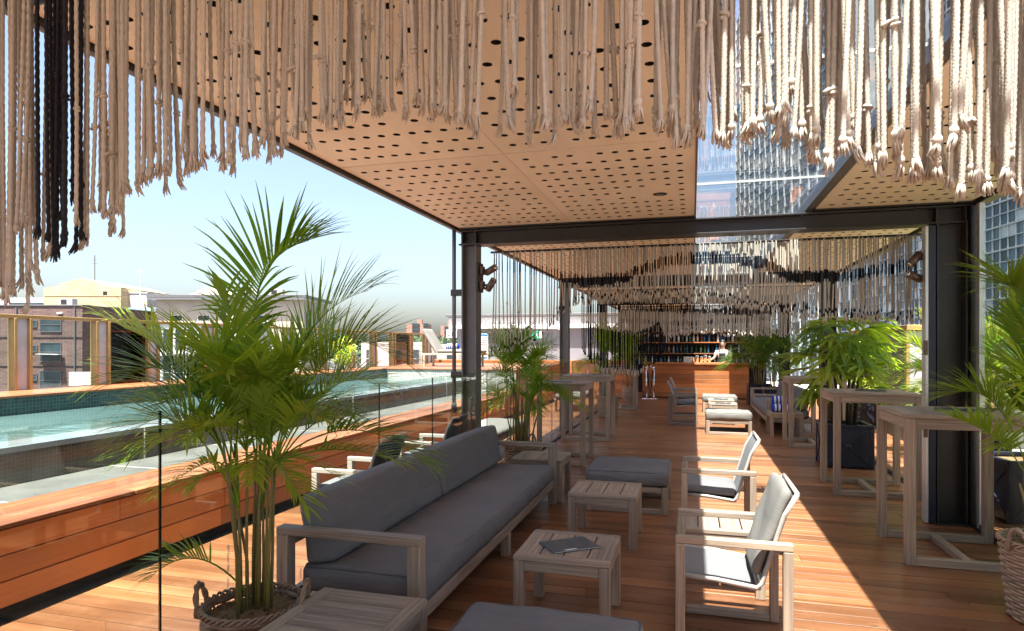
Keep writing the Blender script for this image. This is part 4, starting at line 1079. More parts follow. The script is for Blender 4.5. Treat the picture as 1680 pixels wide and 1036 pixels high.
# ================================================================== ROPE CURTAINS
def rope_geo(L, r, n, step, pitch, dye, rg, sway=0.012, knots=1, tassel=True, lobes=True, z_top=0.0):
    """twisted three-strand rope hanging from z=0 to z=-L, with knots and a frayed end"""
    M = max(4, int(L / step)); z = -np.linspace(0, L, M)
    ph, a1, a2 = rg.uniform(0, 6.3), rg.gauss(0, sway), rg.gauss(0, sway * 0.5)
    t = -z / L
    cx_ = a1 * t ** 2 + 0.3 * a2 * np.sin(t * 5 + ph); cy_ = a2 * t ** 2
    th = np.linspace(0, 2 * np.pi, n, endpoint=False)
    if lobes:
        ang = th[None, :] - (z[:, None] / pitch) * 2 * np.pi + ph
        rr = r * (0.60 + 0.50 * np.abs(np.cos(1.5 * ang)))
    else: rr = np.full((M, n), r)
    X = cx_[:, None] + rr * np.cos(th)[None, :]; Y = cy_[:, None] + rr * np.sin(th)[None, :]; Z = np.repeat(z[:, None], n, 1)
    V = np.stack([X, Y, Z], -1).reshape(-1, 3)
    i, k = np.meshgrid(np.arange(M - 1), np.arange(n), indexing='ij'); k2 = (k + 1) % n
    F = np.stack([i * n + k, (i + 1) * n + k, (i + 1) * n + k2, i * n + k2], -1).reshape(-1, 4)
    D = np.repeat(np.array([dye(q) for q in z]), n)
    mb = MB(); mb.v = [tuple(p) for p in V.tolist()]; mb.f = [tuple(q) for q in F.tolist()]; mb.a = D.tolist(); mb.uv = [(0.0, 0.0)] * len(mb.v)
    def at(zz): return float(np.interp(-zz, -z, cx_)), float(np.interp(-zz, -z, cy_))
    for _ in range(knots):
        zk = -L * rg.uniform(0.45, 0.97); x, y = at(zk); d = dye(zk); R0 = r * rg.uniform(1.25, 1.7); az = rg.uniform(0, 6.28)
        pts = []
        for q in range(10):
            a = az + q / 9 * 2 * math.pi * 1.35; pts.append((x + math.cos(a) * R0 * 0.75, y + math.sin(a) * R0 * 0.75, zk + R0 * 1.5 * (q / 9 - 0.5) * (1 if az > 3 else -1)))
        mb.tube(pts, r * 0.8, 6, True, [d] * 10)
        if rg.random() < 0.5:
            e = (x + math.cos(az) * R0 * 2.6, y + math.sin(az) * R0 * 2.6, zk - R0 * 0.6)
            mb.tube([(x, y, zk), ((x + e[0]) / 2, (y + e[1]) / 2, zk + R0 * 0.5), e], [r * 0.8, r * 0.75, r * 0.9], 6, True, [d] * 3)
    if tassel:      # frayed end: a bound tip and a splay of loose yarns
        x, y = at(-L); d = dye(-L); nt = 9 if lobes else 4
        tx, ty = rg.gauss(0, r * 0.8), rg.gauss(0, r * 0.8)
        if rg.random() < 0.45: mb.tube([(x, y, -L + r * 2.2), (x, y, -L + r * 1.2), (x, y, -L - r * 0.2), (x, y, -L - r * 1.0)], [r * 0.8, r * 1.45, r * 1.4, r * 0.8], 7, True, [d] * 4)
        for q in range(nt):
            a = 2 * math.pi * q / nt + rg.uniform(-0.3, 0.3); sp = r * rg.uniform(0.7, 1.9); ln = r * rg.uniform(3.6, 6.2); c0, s0 = math.cos(a), math.sin(a); rr_ = r * (0.42 if lobes else 0.6)
            mb.tube([(x + c0 * r * 0.45, y + s0 * r * 0.45, -L + r * 0.6), (x + c0 * (r * 0.6 + sp * 0.35) + tx * 0.3, y + s0 * (r * 0.6 + sp * 0.35) + ty * 0.3, -L - ln * 0.5), (x + c0 * sp + tx, y + s0 * sp + ty, -L - ln)], [rr_, rr_ * 1.05, rr_ * 0.6], 4, True, [d] * 3)
    return mb
def lark(mb, r):      # loop over the rod
    mb.tube([(-r * 1.1, 0, -0.03), (-r * 1.1, -0.018, 0.004), (-r * 1.1, 0, 0.022), (-r * 1.1, 0.018, 0.004), (0, 0.012, -0.02), (r * 1.1, 0.018, 0.004), (r * 1.1, 0, 0.022), (r * 1.1, -0.018, 0.004), (r * 1.1, 0, -0.03)], r * 0.8, 5)

prof0 = [(-2.4, 1.75), (-1.95, 1.74), (-1.89, 1.72), (-1.84, 1.68), (-1.79, 1.78), (-1.75, 1.83), (-1.66, 1.81), (-1.6, 1.85), (-1.56, 1.92), (-1.49, 1.93), (-1.43, 1.98), (-1.35, 2.02), (-1.26, 2.04), (-1.13, 2.04), (-1.07, 2.08), (-1.04, 2.05), (-0.97, 2.1), (-0.9, 2.1),
         (-0.87, 2.14), (-0.8, 2.14), (-0.71, 2.16), (-0.58, 2.15), (-0.47, 2.11), (-0.35, 2.09), (-0.3, 2.08), (-0.22, 2.09), (-0.17, 2.09), (-0.12, 2.08), (-0.06, 2.05), (0.03, 2.05), (0.13, 2.05), (0.19, 2.03), (0.23, 2.01), (0.3, 1.99), (0.37, 1.97), (0.44, 1.96), (0.5, 1.93), (0.57, 1.92), (1.2, 1.95)]
cur = thing('rope_curtain', 'large cream knotted rope curtain with black strands hanging nearest the camera', 'rope curtain', (0, 1.36, 2.64), 0, 'hanging rope curtains')
MB().tube([(-2.35, 0, 0), (2.0, 0, 0)], 0.014, 10).build('rod', MAT['steel'], cur, True)
for x in (-2.2, -1.0, 0.2, 1.4): B(x - 0.01, x + 0.01, -0.01, 0.01, 0.012, 0.062, 0).build('hanger', MAT['steel'], cur)
rg = random.Random(77)
x = -1.96; cnt = 0
while x < 0.70 and cnt < 298:
    clump = rg.choice((1, 1, 2, 2, 3)); 
    for q in range(clump):
        xx = x + q * 0.0092 + rg.gauss(0, 0.0015)
        black = (-1.745 < xx < -1.60 and rg.random() < 0.93)
        bot = interp(prof0, xx) - interp([(-1.5, 0.0), (-0.9, 0.03), (-0.3, 0.055), (0.2, 0.06), (0.6, 0.075)], xx) + abs(rg.gauss(0, 0.02)) - 0.004 + (0.10 * rg.random() if rg.random() < 0.16 else 0)
        if black: bot += rg.choice((0, 0, 0.05, 0.12))
        L = 2.64 - bot - 0.045
        r = rg.uniform(0.0050, 0.0060)
        mb = rope_geo(L, r, 12 if xx > -1.0 else 9, (0.0042 if xx > -0.3 else 0.006) if xx > -1.0 else 0.008, 0.036, lambda z: 0.0, rg, 0.010, rg.choice((0, 0, 0, 1, 1)), True)
        lark(mb, r)
        o = mb.build('rope', MAT['rope_dark'] if black else MAT['rope'], cur, True)
        o.location = (xx, rg.uniform(-0.045, 0.045), 0); cnt += 1
    x += clump * 0.0092 + (rg.choice((-0.003, -0.001, 0.001, 0.003, 0.006)) if x > -0.05 or x < -1.5 else rg.choice((0.0, 0.003, 0.005, 0.009, 0.013)))

back = MB()      # second row behind, too many to pick apart
for k in range(70):
    xx = rg.choice((rg.uniform(-1.95, -1.35), rg.uniform(-0.1, 0.7), rg.uniform(-0.1, 0.7), rg.uniform(-1.3, 0.7))); bot = interp(prof0, xx) - interp([(-1.5, -0.03), (-0.9, 0.0), (-0.3, 0.03), (0.2, 0.035), (0.6, 0.05)], xx) + abs(rg.gauss(0, 0.05)); r = rg.uniform(0.0048, 0.0058)
    mb = rope_geo(2.595 - bot, r, 9, 0.009, 0.036, lambda z: 0.0, rg, 0.012, rg.choice((0, 0, 1)), True); yy = rg.uniform(0.07, 0.14)
    back.add([(p[0] + xx, p[1] + yy, p[2]) for p in mb.v], mb.f, mb.uv)
MB().tube([(-2.35, 0.105, 0), (2.0, 0.105, 0)], 0.014, 10).build('rod', MAT['steel'], cur, True)
o = back.build('back_ropes', MAT['rope'], cur, True); o['kind'] = 'stuff'

def curtain(y, z, xs, prof, bands, dens, r, label, seed, tip=0.10, knots=(0, 0, 1), sides=5, sparse=-9.0):
    c = thing('rope_curtain', label, 'rope curtain', (0, y, z), 0, 'hanging rope curtains'); rg = random.Random(seed)
    MB().tube([(xs[0] - 0.05, 0, 0), (xs[1] + 0.05, 0, 0)], 0.013, 8).build('rod', MAT['steel'], c, True)
    x = xs[0]; n = 0
    while x < xs[1] and n < 298:
        bot = interp(prof, x) + rg.gauss(0, 0.022); L = z - bot
        jit = rg.gauss(0, 0.012); xx = x
        def dye(zz):
            w = z + zz + jit; v = 0.0
            for tab, th in bands:
                cz = interp(tab, xx)
                if abs(w - cz) < th: v = 1.0
            if w - bot < tip + 0.0 and tip > 0 and w - bot > 0.015: v = 1.0
            return v
        mb = rope_geo(L, r * rg.uniform(0.85, 1.15), sides, 0.03, 0.05, dye, rg, 0.014, rg.choice(knots), True, False)
        o = mb.build('rope', MAT['rope'], c, True); o.location = (x, rg.uniform(-0.05, 0.05), 0); n += 1
        x += dens * rg.choice((0.55, 0.8, 1.0, 1.2, 1.6)) * (1.9 if x < sparse else 1.0)
    return c
curtain(6.92, 2.66, (-2.15, 2.06), [(-2.3, 1.50), (-1.89, 1.60), (-1.6, 1.72), (-1.42, 1.95), (-1.2, 2.10), (-0.86, 2.12), (-0.22, 2.15), (0.3, 2.08), (0.68, 1.99), (1.25, 1.90), (2.1, 1.86)],
        [([(-2.2, 2.52), (-1.68, 2.45), (-1.13, 2.30), (-0.73, 2.33), (-0.35, 2.47), (-0.1, 2.51), (0.3, 2.51), (0.68, 2.44), (0.97, 2.29), (1.4, 2.28), (1.94, 2.36)], 0.055)],
        0.0152, 0.0068, 'cream rope curtain with a wavy indigo band hanging behind the first cross beam', 5, 0.05, (0, 0, 0, 0, 1), sparse=-1.3)
curtain(12.25, 2.66, (-2.05, 2.0), [(-2.1, 1.62), (-1.8, 1.25), (-1.52, 1.11), (-1.06, 1.08), (-0.75, 1.25), (-0.55, 1.45), (-0.38, 1.85), (0.5, 1.9), (1.3, 1.82), (2.0, 1.86)],
        [([(-2.1, 2.3), (-1.2, 2.35), (0.2, 2.28), (1.0, 2.22), (2, 2.3)], 0.075), ([(-2.1, 1.75), (-1.6, 1.55), (-1.0, 1.5), (-0.6, 1.68), (-0.4, 1.2), (2.0, 1.2)], 0.36)],
        0.022, 0.008, 'rope curtain with long dark strands hanging at the second cross beam', 6, 0.0, (0, 0, 0, 1))
curtain(17.6, 2.66, (-1.9, 1.95), [(-2.0, 2.0), (-0.8, 1.9), (0.0, 2.02), (0.9, 1.92), (1.5, 1.9), (2, 2.0)],
        [([(-2, 2.3), (0, 2.2), (2, 2.32)], 0.06)], 0.04, 0.010, 'pale rope curtain hanging farthest back over the bar front', 7, 0.07, (0, 0, 0, 1), 4)

# ================================================================== PLANTS
def bez(b, c, t, n):
    return [b * (1 - s_) ** 2 + c * 2 * s_ * (1 - s_) + t * s_ * s_ for s_ in np.linspace(0, 1, n)]
def frond_mesh(b, c, t, rg, leaf_len=0.34, pairs=34, wid=0.020, bare=0.34, r0=0.005, up=0.55, drp=1.0):
    """pinnate palm frond: stalk along a curve, a row of bending strap leaflets on each side"""
    b, c, t = Vector(b), Vector(c), Vector(t); pts = bez(b, c, t, 15); m = MB()
    m.tube(pts, [r0 * (1 - 0.8 * i / 14) for i in range(15)], 5)
    m.uv = [(0.2, 0.2)] * len(m.v)
    side = None
    for i in range(pairs):
        s_ = bare + (1 - bare) * (i + 0.5) / pairs
        p = b * (1 - s_) ** 2 + c * 2 * s_ * (1 - s_) + t * s_ * s_
        tan = ((c - b) * (1 - s_) + (t - c) * s_).normalized()
        sd_ = tan.cross(Vector((0, 0, 1)))
        if sd_.length < 0.25: sd_ = side or Vector((1, 0, 0))
        sd_.normalize(); side = sd_
        nrm = sd_.cross(tan).normalized()
        u = (s_ - bare) / (1 - bare)
        L0 = leaf_len * (0.42 + 0.58 * math.sin(min(1, u * 1.25 + 0.14) * math.pi * 0.62)) * (1 if u < 0.75 else 1 - (u - 0.75) * 1.7)
        for sg in (-1, 1):
            if rg.random() < 0.03: continue
            L = L0 * rg.uniform(0.86, 1.1); an = R(56 - 34 * u + rg.gauss(0, 5))
            d = (tan * math.cos(an) + sd_ * sg * math.sin(an) + nrm * (up * (1 - 0.5 * u) + rg.gauss(0, 0.09))).normalized()
            wv = d.cross(nrm).normalized(); q = Vector(p); vs = []; uv = []; W = wid * rg.uniform(0.85, 1.15)
            segs = 5; droop = rg.uniform(0.03, 0.2) * drp
            for k in range(segs + 1):
                f_ = k / segs; w = W * (0.35 + 0.65 * math.sin(min(1, f_ * 1.9 + 0.12) * math.pi / 2)) * (1 - f_ ** 2.4) * 0.5 + 0.0006
                vs += [q + wv * w + nrm * w * 0.35, q + wv * -w + nrm * w * 0.35]; uv += [(f_, 0.3), (f_, 0.7)]
                d = (d + Vector((0, 0, -1)) * droop * (0.25 + f_)).normalized(); q = q + d * L / segs
            fs = [(2 * k, 2 * k + 1, 2 * k + 3, 2 * k + 2) for k in range(segs)]
            m.add(vs, fs, uv)
    return m
def make_palm(name, label, loc, fronds, mat, seed, canes=12, cane_h=(0.35, 0.7), spread=0.11, leaf_len=0.34, pairs=34, wid=0.02, group='potted palms', base_z=0.42, yellow=(), cr=0.010):
    """fronds: (tip, control) in metres from the pot centre: u to the right, w away, z up"""
    p = thing(name, label, 'palm', loc, YAW, group); rg = random.Random(seed)
    heads = []
    for k in range(canes):
        a = rg.uniform(0, 6.28); r = spread * math.sqrt(rg.random()); bx, by = math.cos(a) * r, math.sin(a) * r
        h = rg.uniform(*cane_h); tx, ty = bx * 1.5 + rg.gauss(0, 0.025), by * 1.5 + rg.gauss(0, 0.025)
        pts = [(bx, by, base_z - 0.06), (bx * 1.1, by * 1.1, base_z + h * 0.3), ((bx + tx) / 2, (by + ty) / 2, base_z + h * 0.65), (tx, ty, base_z + h)]
        MB().tube(pts, [cr * 1.25, cr * 1.05, cr * 0.9, cr * 0.55], 7).build('cane', MAT['cane'], p, True); heads.append(Vector((tx, ty, base_z + h * 0.9)))
    for i, (tip, con) in enumerate(fronds):
        t = Vector(tip); b = min(heads, key=lambda q: (q.xy - t.xy * 0.25).length + rg.random() * 0.06)
        low = tip[2] < base_z + 0.35
        if low: b = Vector((b.x * 0.6, b.y * 0.6, base_z + 0.05))
        fl = (Vector(con) - b).length + (t - Vector(con)).length; k_ = max(0.5, min(1.1, fl / 0.95))
        m = frond_mesh(b, con, tip, rg, leaf_len * k_ * rg.uniform(0.9, 1.1), max(14, int(pairs * min(1.2, fl / 0.95))), wid * (0.7 + 0.3 * k_))
        m.build('frond', MAT['leaf_sun'] if i in yellow else mat, p)
    return p
def rand_fronds(n, seed, zlo, zhi, reach, base_z=0.4, az=(0, 6.28)):
    rg = random.Random(seed); out = []
    for k in range(n):
        a = az[0] + (az[1] - az[0]) * (k + rg.random()) / n; q = rg.random(); z = zlo + (zhi - zlo) * q; rr = reach * (1.05 - 0.55 * q) * rg.uniform(0.8, 1.1)
        tip = (math.cos(a) * rr, math.sin(a) * rr, z); con = (math.cos(a) * rr * 0.35, math.sin(a) * rr * 0.35, z + 0.10 + 0.45 * (1 - q) * rr)
        out.append((tip, con))
    return out
K = 0.00284
def mp(x, y, w): return ((x - 418) * K, w, 1.6 + (568 - (y + (34 if y < 640 else 10))) * K)
main = [(mp(520, 368, -0.1), mp(375, 395, -0.05)), (mp(596, 440, 0.12), mp(470, 470, 0.1)), (mp(652, 556, 0.0), mp(545, 455, 0.0)), (mp(414, 452, -0.25), mp(410, 600, -0.05)),
        (mp(208, 505, 0.0), mp(330, 545, 0.0)), (mp(232, 590, -0.15), mp(320, 505, -0.05)), (mp(262, 690, -0.2), mp(330, 590, -0.1)), (mp(700, 742, -0.1), mp(585, 640, -0.05)),
        (mp(610, 610, 0.25), mp(530, 540, 0.15)), (mp(672, 735, -0.22), mp(560, 700, -0.1)), (mp(300, 640, -0.35), mp(380, 600, -0.2)), (mp(345, 560, 0.35), mp(400, 560, 0.2)),
        (mp(270, 925, -0.12), mp(340, 850, -0.1)), (mp(470, 560, -0.3), mp(450, 640, -0.15)), (mp(560, 660, -0.35), mp(500, 610, -0.2)), (mp(290, 720, 0.2), mp(350, 640, 0.1)),
        (mp(390, 690, -0.45), mp(400, 620, -0.2)), (mp(500, 700, 0.4), mp(470, 600, 0.2)), (mp(520, 500, 0.3), mp(460, 560, 0.15)), (mp(330, 700, -0.35), mp(380, 640, -0.2)), (mp(480, 690, -0.4), mp(450, 630, -0.2)), (mp(590, 690, 0.2), mp(510, 620, 0.1)), (mp(440, 620, 0.3), mp(430, 640, 0.1)), (mp(360, 620, 0.1), mp(395, 640, 0.05))] + rand_fronds(17, 303, 1.0, 1.55, 0.6) + rand_fronds(7, 307, 0.85, 1.05, 0.5)
make_palm('potted_palm', 'tall leafy areca palm in a wicker basket at the near end of the sofa', (-1.96, 2.53, 0), main, MAT['leaf'], 4, 17, (0.4, 0.8), 0.10, 0.31, 36, 0.0138, yellow=(5,), cr=0.007)
make_palm('potted_palm', 'feathery palm in a wicker basket past the sofa end by the glass', (-2.0, 7.5, 0), rand_fronds(38, 31, 0.75, 1.8, 0.76), MAT['leaf'], 5, 18, (0.3, 0.75), 0.14, 0.25, 28, 0.0125)
def kp(x, y, w, x0=1720, k=0.00355): return ((x - x0) * k, w, 1.6 + (568 - y - 12) * k)
rp = [(kp(1618, 462, -0.1), kp(1690, 430, 0)), (kp(1640, 520, -0.15), kp(1672, 560, 0)), (kp(1548, 672, -0.05), kp(1640, 690, 0)), (kp(1690, 500, 0.1), kp(1690, 640, 0)),
      (kp(1590, 640, 0.2), kp(1660, 600, 0.1))] + rand_fronds(12, 8, 0.8, 1.75, 0.55, az=(-1.2, 1.6)) + rand_fronds(8, 18, 0.95, 1.5, 0.42)
make_palm('potted_palm', 'palm in a pale wicker basket at the right edge beside the near bar table', (2.01, 4.42, 0), rp, MAT['leaf'], 9, 14, (0.35, 0.8), 0.12, 0.34, 44, 0.0145, yellow=(0,))
make_palm('potted_palm', 'palm in a large basket behind the left bar tables, the nearer of two', (-1.85, 14.6, 0), rand_fronds(18, 41, 1.0, 2.1, 0.62), MAT['leaf'], 15, 12, (0.5, 1.0), 0.12, 0.34, 22, 0.022)
make_palm('potted_palm', 'palm in a small basket against the bar end on the left', (-1.75, 18.6, 0), rand_fronds(16, 42, 1.0, 2.1, 0.6), MAT['leaf'], 16, 10, (0.5, 1.0), 0.12, 0.34, 20, 0.024)
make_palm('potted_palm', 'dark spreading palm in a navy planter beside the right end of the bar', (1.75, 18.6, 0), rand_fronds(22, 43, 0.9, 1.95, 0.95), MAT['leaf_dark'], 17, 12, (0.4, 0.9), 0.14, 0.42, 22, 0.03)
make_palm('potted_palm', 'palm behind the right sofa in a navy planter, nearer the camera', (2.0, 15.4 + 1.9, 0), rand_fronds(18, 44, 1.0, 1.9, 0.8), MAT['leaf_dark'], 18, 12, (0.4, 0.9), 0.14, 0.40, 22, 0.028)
# garden planting outside the right side
for i, (x, y, zb, h, lab) in enumerate(((3.1, 8.6, 0.35, 1.75, 'sunlit garden palm outside, behind the right bar tables'), (3.5, 10.6, 0.35, 1.9, 'sunlit garden palm outside beside the pavilion doors'), (3.15, 5.9, 0.35, 2.2, 'sunlit garden palm outside the glass door'),
        (3.9, 7.2, 0.35, 2.1, 'sunlit garden palm outside, farther right behind the glass door'), (3.0, 13.8, 0.35, 1.6, 'sunlit garden palm outside behind the fan palm'), (3.9, 4.9, 0.35, 2.1, 'sunlit garden palm outside at the right edge'))):
    make_palm('garden_palm', lab, (x, y, 0), rand_fronds(20, 60 + i, 0.7, h, 0.8), MAT['leaf_sun'], 60 + i, 8, (0.3, 0.8), 0.12, 0.42, 24, 0.026, 'garden palms')
# ---- fan palm
def fan_leaf(rg, nseg, L, spread=2.6):
    m = MB()
    for k in range(nseg):
        a = (k / (nseg - 1) - 0.5) * spread + rg.gauss(0, 0.05); l_ = L * (0.78 + 0.22 * math.cos(a * 0.8)) * rg.uniform(0.9, 1.08)
        d = Vector((math.cos(a), math.sin(a), 0.25)).normalized(); q = Vector((0, 0, 0)); vs = []; uv = []; W = 0.05 * rg.uniform(0.85, 1.2); dr = rg.uniform(0.16, 0.34)
        for j in range(6):
            f_ = j / 5; w = W * (0.2 + 0.8 * math.sin(min(1, f_ * 1.6 + 0.05) * math.pi / 2)) * (1 - 0.75 * f_ ** 4) * 0.5
            sv = Vector((-math.sin(a), math.cos(a), 0)); vs += [q + sv * w, q + Vector((0, 0, -w * 0.5)), q - sv * w]; uv += [(f_ * 0.94, 0.2), (f_ * 0.94, 0.5), (f_ * 0.94, 0.8)]
            d = (d + Vector((0, 0, -dr * (0.15 + f_)))).normalized(); q = q + d * l_ / 5
        m.add(vs, [(3 * j + e, 3 * j + e + 1, 3 * j + e + 4, 3 * j + e + 3) for j in range(5) for e in (0, 1)], uv)
    return m
fp_ = thing('fan_palm', 'broad glossy fan palm growing in the navy box planter on the right', 'palm', (1.96, 9.5, 0), YAW)
rg = random.Random(91)
fans = [fan_leaf(rg, rg.randint(7, 9), rg.uniform(0.34, 0.44)).mesh('fan_leaf') for _ in range(6)]
for me in fans: me.materials.append(MAT['leaf'])
fans2 = [fan_leaf(rg, rg.randint(7, 9), rg.uniform(0.34, 0.44)).mesh('fan_leaf') for _ in range(4)]
for me in fans2: me.materials.append(MAT['leaf_sun'])
for k in range(8):
    a = k * 0.8; bx, by = math.cos(a) * 0.13, math.sin(a) * 0.13
    MB().tube([(bx, by, 0.45), (bx * 1.3, by * 1.3, 0.95), (bx * 2.0 + rg.gauss(0, .04), by * 2, 1.55)], [0.024, 0.02, 0.014], 7).build('stem', MAT['trunk'], fp_, True)
for k in range(54):
    a = rg.uniform(0, 6.28); q = rg.random() ** 0.8; z = 0.85 + 1.15 * q; rr = 0.26 + 0.16 * math.sin(q * 3.1) * rg.uniform(0.3, 1.3)
    p1 = Vector((math.cos(a) * rr, math.sin(a) * rr, z)); p0 = Vector((math.cos(a) * 0.15, math.sin(a) * 0.15, z - 0.18))
    st = MB().tube([p0, (p0 + p1) / 2 + Vector((0, 0, 0.06)), p1], 0.005, 5).build('stalk', MAT['stalk'], fp_)
    o = put('fan_leaf', rg.choice(fans2 if (math.cos(a) < -0.2 and rg.random() < 0.6) else fans), None, fp_); o.location = p1; o.rotation_euler = (rg.gauss(0, 0.15), rg.uniform(0.1, 0.95), a + rg.gauss(0, 0.35)); s_ = rg.uniform(0.9, 1.25); o.scale = (s_, s_, s_)
# yellow flowering shrub beyond the pool
sh = thing('shrub', 'yellow flowering shrub by the pool fence behind the tall palm', 'shrub', (-7.6, 12.9, 1.058)); m = MB(); m2 = MB()
for k in range(500):
    d = Vector((rg.gauss(0, 1), rg.gauss(0, 1), rg.gauss(0, 1))).normalized(); p = Vector((0, 0, 0.42)) + Vector((d.x * 0.28, d.y * 0.34, d.z * 0.38)) * rg.uniform(0.4, 1)
    a = Vector((rg.gauss(0, 1), rg.gauss(0, 1), rg.gauss(0, 1))).normalized() * 0.045; b = a.orthogonal().normalized() * 0.02
    (m2 if rg.random() < 0.08 else m).add([p - a, p + b, p + a, p - b], [(0, 1, 2, 3)], [(0, .5), (.5, 0), (.9, .5), (.5, 1)])
m.build('crown', MAT['leaf'], sh); m2.build('flowers', plain('yellow_petals', (0.65, 0.45, 0.05), 0.6), sh); MB().tube([(0, 0, 0), (0, 0, 0.45)], 0.02, 6).build('stem', MAT['trunk'], sh)

# ---- baskets and planters
def make_basket(r0, r1, h, rows, handles=True, n=44, wk='wicker'):
    s = thing('wicker_basket', None, 'basket')
    nst = 22; m = MB()
    for k in range(nst):
        a = 2 * math.pi * k / nst; m.tube([(math.cos(a) * r0 * 0.98, math.sin(a) * r0 * 0.98, 0.01), (math.cos(a) * r1 * 0.985, math.sin(a) * r1 * 0.985, h)], 0.0055, 5)
    m.build('stakes', MAT[wk], s, True)
    for j in range(rows):
        z = 0.014 + (h - 0.05) * j / (rows - 1); rr = r0 + (r1 - r0) * z / h; pts = []; hh = (h / rows) * 0.47
        N_ = nst * 4
        for q in range(N_ + 1):
            a = 2 * math.pi * q / N_; wv = math.cos(a * nst / 2 + (math.pi if j % 2 else 0)); pts.append((math.cos(a) * (rr + 0.0065 * wv), math.sin(a) * (rr + 0.0065 * wv), z + 0.002 * math.sin(a * 3 + j)))
        mm = MB(); mm.tube(pts, hh, 5, False); mm.build('weaver', MAT[wk], s, True)
    m = MB()
    for ph in (0, 2.1, 4.2):
        pts = []
        for q in range(89):
            a = 2 * math.pi * q / 88; b = a * 14 + ph; pts.append((math.cos(a) * (r1 + 0.004 + 0.009 * math.cos(b)), math.sin(a) * (r1 + 0.004 + 0.009 * math.cos(b)), h - 0.012 + 0.013 * math.sin(b)))
        m.tube(pts, 0.0065, 6, False)
    m.build('rim', MAT[wk], s, True)
    if handles:
        for sg in (-1, 1):
            m = MB()
            for w in (0, math.pi):
                pts = []
                for q in range(19):
                    t_ = q / 18; a = math.pi * t_; b = t_ * 16 + w
                    pts.append((sg * (r1 + 0.01 + 0.006 * math.cos(b) + 0.02 * math.sin(a)), 0.062 * math.cos(a) * 1.0, h - 0.05 + 0.135 * math.sin(a) + 0.006 * math.sin(b)))
                m.tube(pts, 0.009, 6)
            m.build('handle', MAT[wk], s, True)
    m = MB(); rg2 = random.Random(int(r1 * 1000)); N_ = 20
    vs = [(0, 0, h - 0.045)]; fs = []
    for j in range(1, 6):
        for q in range(N_):
            a = 2 * math.pi * q / N_; rr = (r1 - 0.018) * j / 5; vs.append((math.cos(a) * rr, math.sin(a) * rr, h - 0.055 + rg2.uniform(-0.014, 0.018)))
    for q in range(N_): fs.append((0, 1 + q, 1 + (q + 1) % N_))
    for j in range(4):
        for q in range(N_): fs.append((1 + j * N_ + q, 1 + (j + 1) * N_ + q, 1 + (j + 1) * N_ + (q + 1) % N_, 1 + j * N_ + (q + 1) % N_))
    m.add(vs, fs)
    for q in range(160):
        a, rr = rg2.uniform(0, 6.28), (r1 - 0.03) * math.sqrt(rg2.random()); p = Vector((math.cos(a) * rr, math.sin(a) * rr, h - 0.045)); d = Vector((rg2.gauss(0, 1), rg2.gauss(0, 1), 0.3)).normalized() * 0.05
        m.tube([p, p + d * 0.5 + Vector((0, 0, 0.012)), p + d], 0.0012, 3, False)
    m.build('mulch', MAT['fibre'], s, True)
    return s
bk1 = make_basket(0.165, 0.215, 0.42, 13)
place(bk1, (-1.96, 2.53, 0), R(20), 'large brown wicker basket with handles under the tall palm', 'wicker baskets', True)
place(bk1, (-2.0, 7.5, 0), R(70), 'brown wicker basket past the far sofa arm under the second palm', 'wicker baskets')
bk2 = make_basket(0.20, 0.25, 0.47, 22, wk='wicker_pale')
place(bk2, (2.01, 4.42, 0), R(32), 'pale tightly woven wicker basket at the right edge', 'wicker baskets', True)
place(bk2, (-1.85, 14.6, 0), R(10), 'wicker basket behind the left bar tables, the nearer of two', 'wicker baskets')
bk3 = make_basket(0.15, 0.2, 0.44, 12, True, wk='wicker_pale'); place(bk3, (-1.75, 18.6, 0), 0, 'small wicker basket against the bar end on the left', 'wicker baskets', True)
def make_planter(W=0.6, h=0.57):
    s = thing('box_planter', None, 'planter'); nv = MAT['navy']; a = W / 2
    m = MB()
    for k in range(4):
        M4 = Matrix.Rotation(k * math.pi / 2, 4, 'Z'); m.box(-a + 0.022, a - 0.022, -a + 0.012, -a + 0.03, 0.02, h - 0.03, 0.002, M4)
    m.box(-a + 0.03, a - 0.03, -a + 0.03, a - 0.03, 0.02, 0.05, 0); m.build('panels', nv, s)
    for sx in (-1, 1):
        for sy in (-1, 1): B(sx * a - (0.05 if sx > 0 else 0), sx * a + (0 if sx > 0 else 0.05), sy * a - (0.05 if sy > 0 else 0), sy * a + (0 if sy > 0 else 0.05), 0, h - 0.035, 0.004).build('corner_post', nv, s)
    for k in range(4):
        M4 = Matrix.Rotation(k * math.pi / 2, 4, 'Z')
        MB().box(-a + 0.002, a - 0.002, -a - 0.006, -a + 0.045, h - 0.034, h, 0.005, M4).build('top_rail', nv, s)
        b = MB(); e = a - 0.05
        for sg in (-1, 1):
            p, q = M4 @ Vector((-e, -a + 0.006, 0.06 if sg > 0 else h - 0.07)), M4 @ Vector((e, -a + 0.006, h - 0.07 if sg > 0 else 0.06))
            b.bar(p, q, 0.012, 0.026, 0.003)
        b.build('cross_brace', nv, s)
        c0 = M4 @ Vector((0, -a + 0.002, h / 2)); d0 = M4 @ Vector((0, -1, 0)); MB().tube([c0, c0 + d0 * 0.012, c0 + d0 * 0.02], [0.036, 0.036, 0.02], 14).build('boss', nv, s)
    B(-a + 0.04, a - 0.04, -a + 0.04, a - 0.04, h - 0.12, h - 0.045, 0.02).build('soil', MAT['fibre'], s)
    return s
pt = make_planter()
for i, (x, y, lab) in enumerate(((1.96, 9.5, 'navy box planter with cross braced sides under the fan palm'), (1.75, 18.6, 'navy box planter at the right end of the bar'), (2.02, 17.3, 'navy box planter behind the far end of the right sofa'), (2.98, 7.05, 'dark glossy box planter outside on the sunlit deck right of the post'))):
    place(pt, (x, y, 0), 0 if i < 3 else R(8), lab, 'box planters', i == 0)
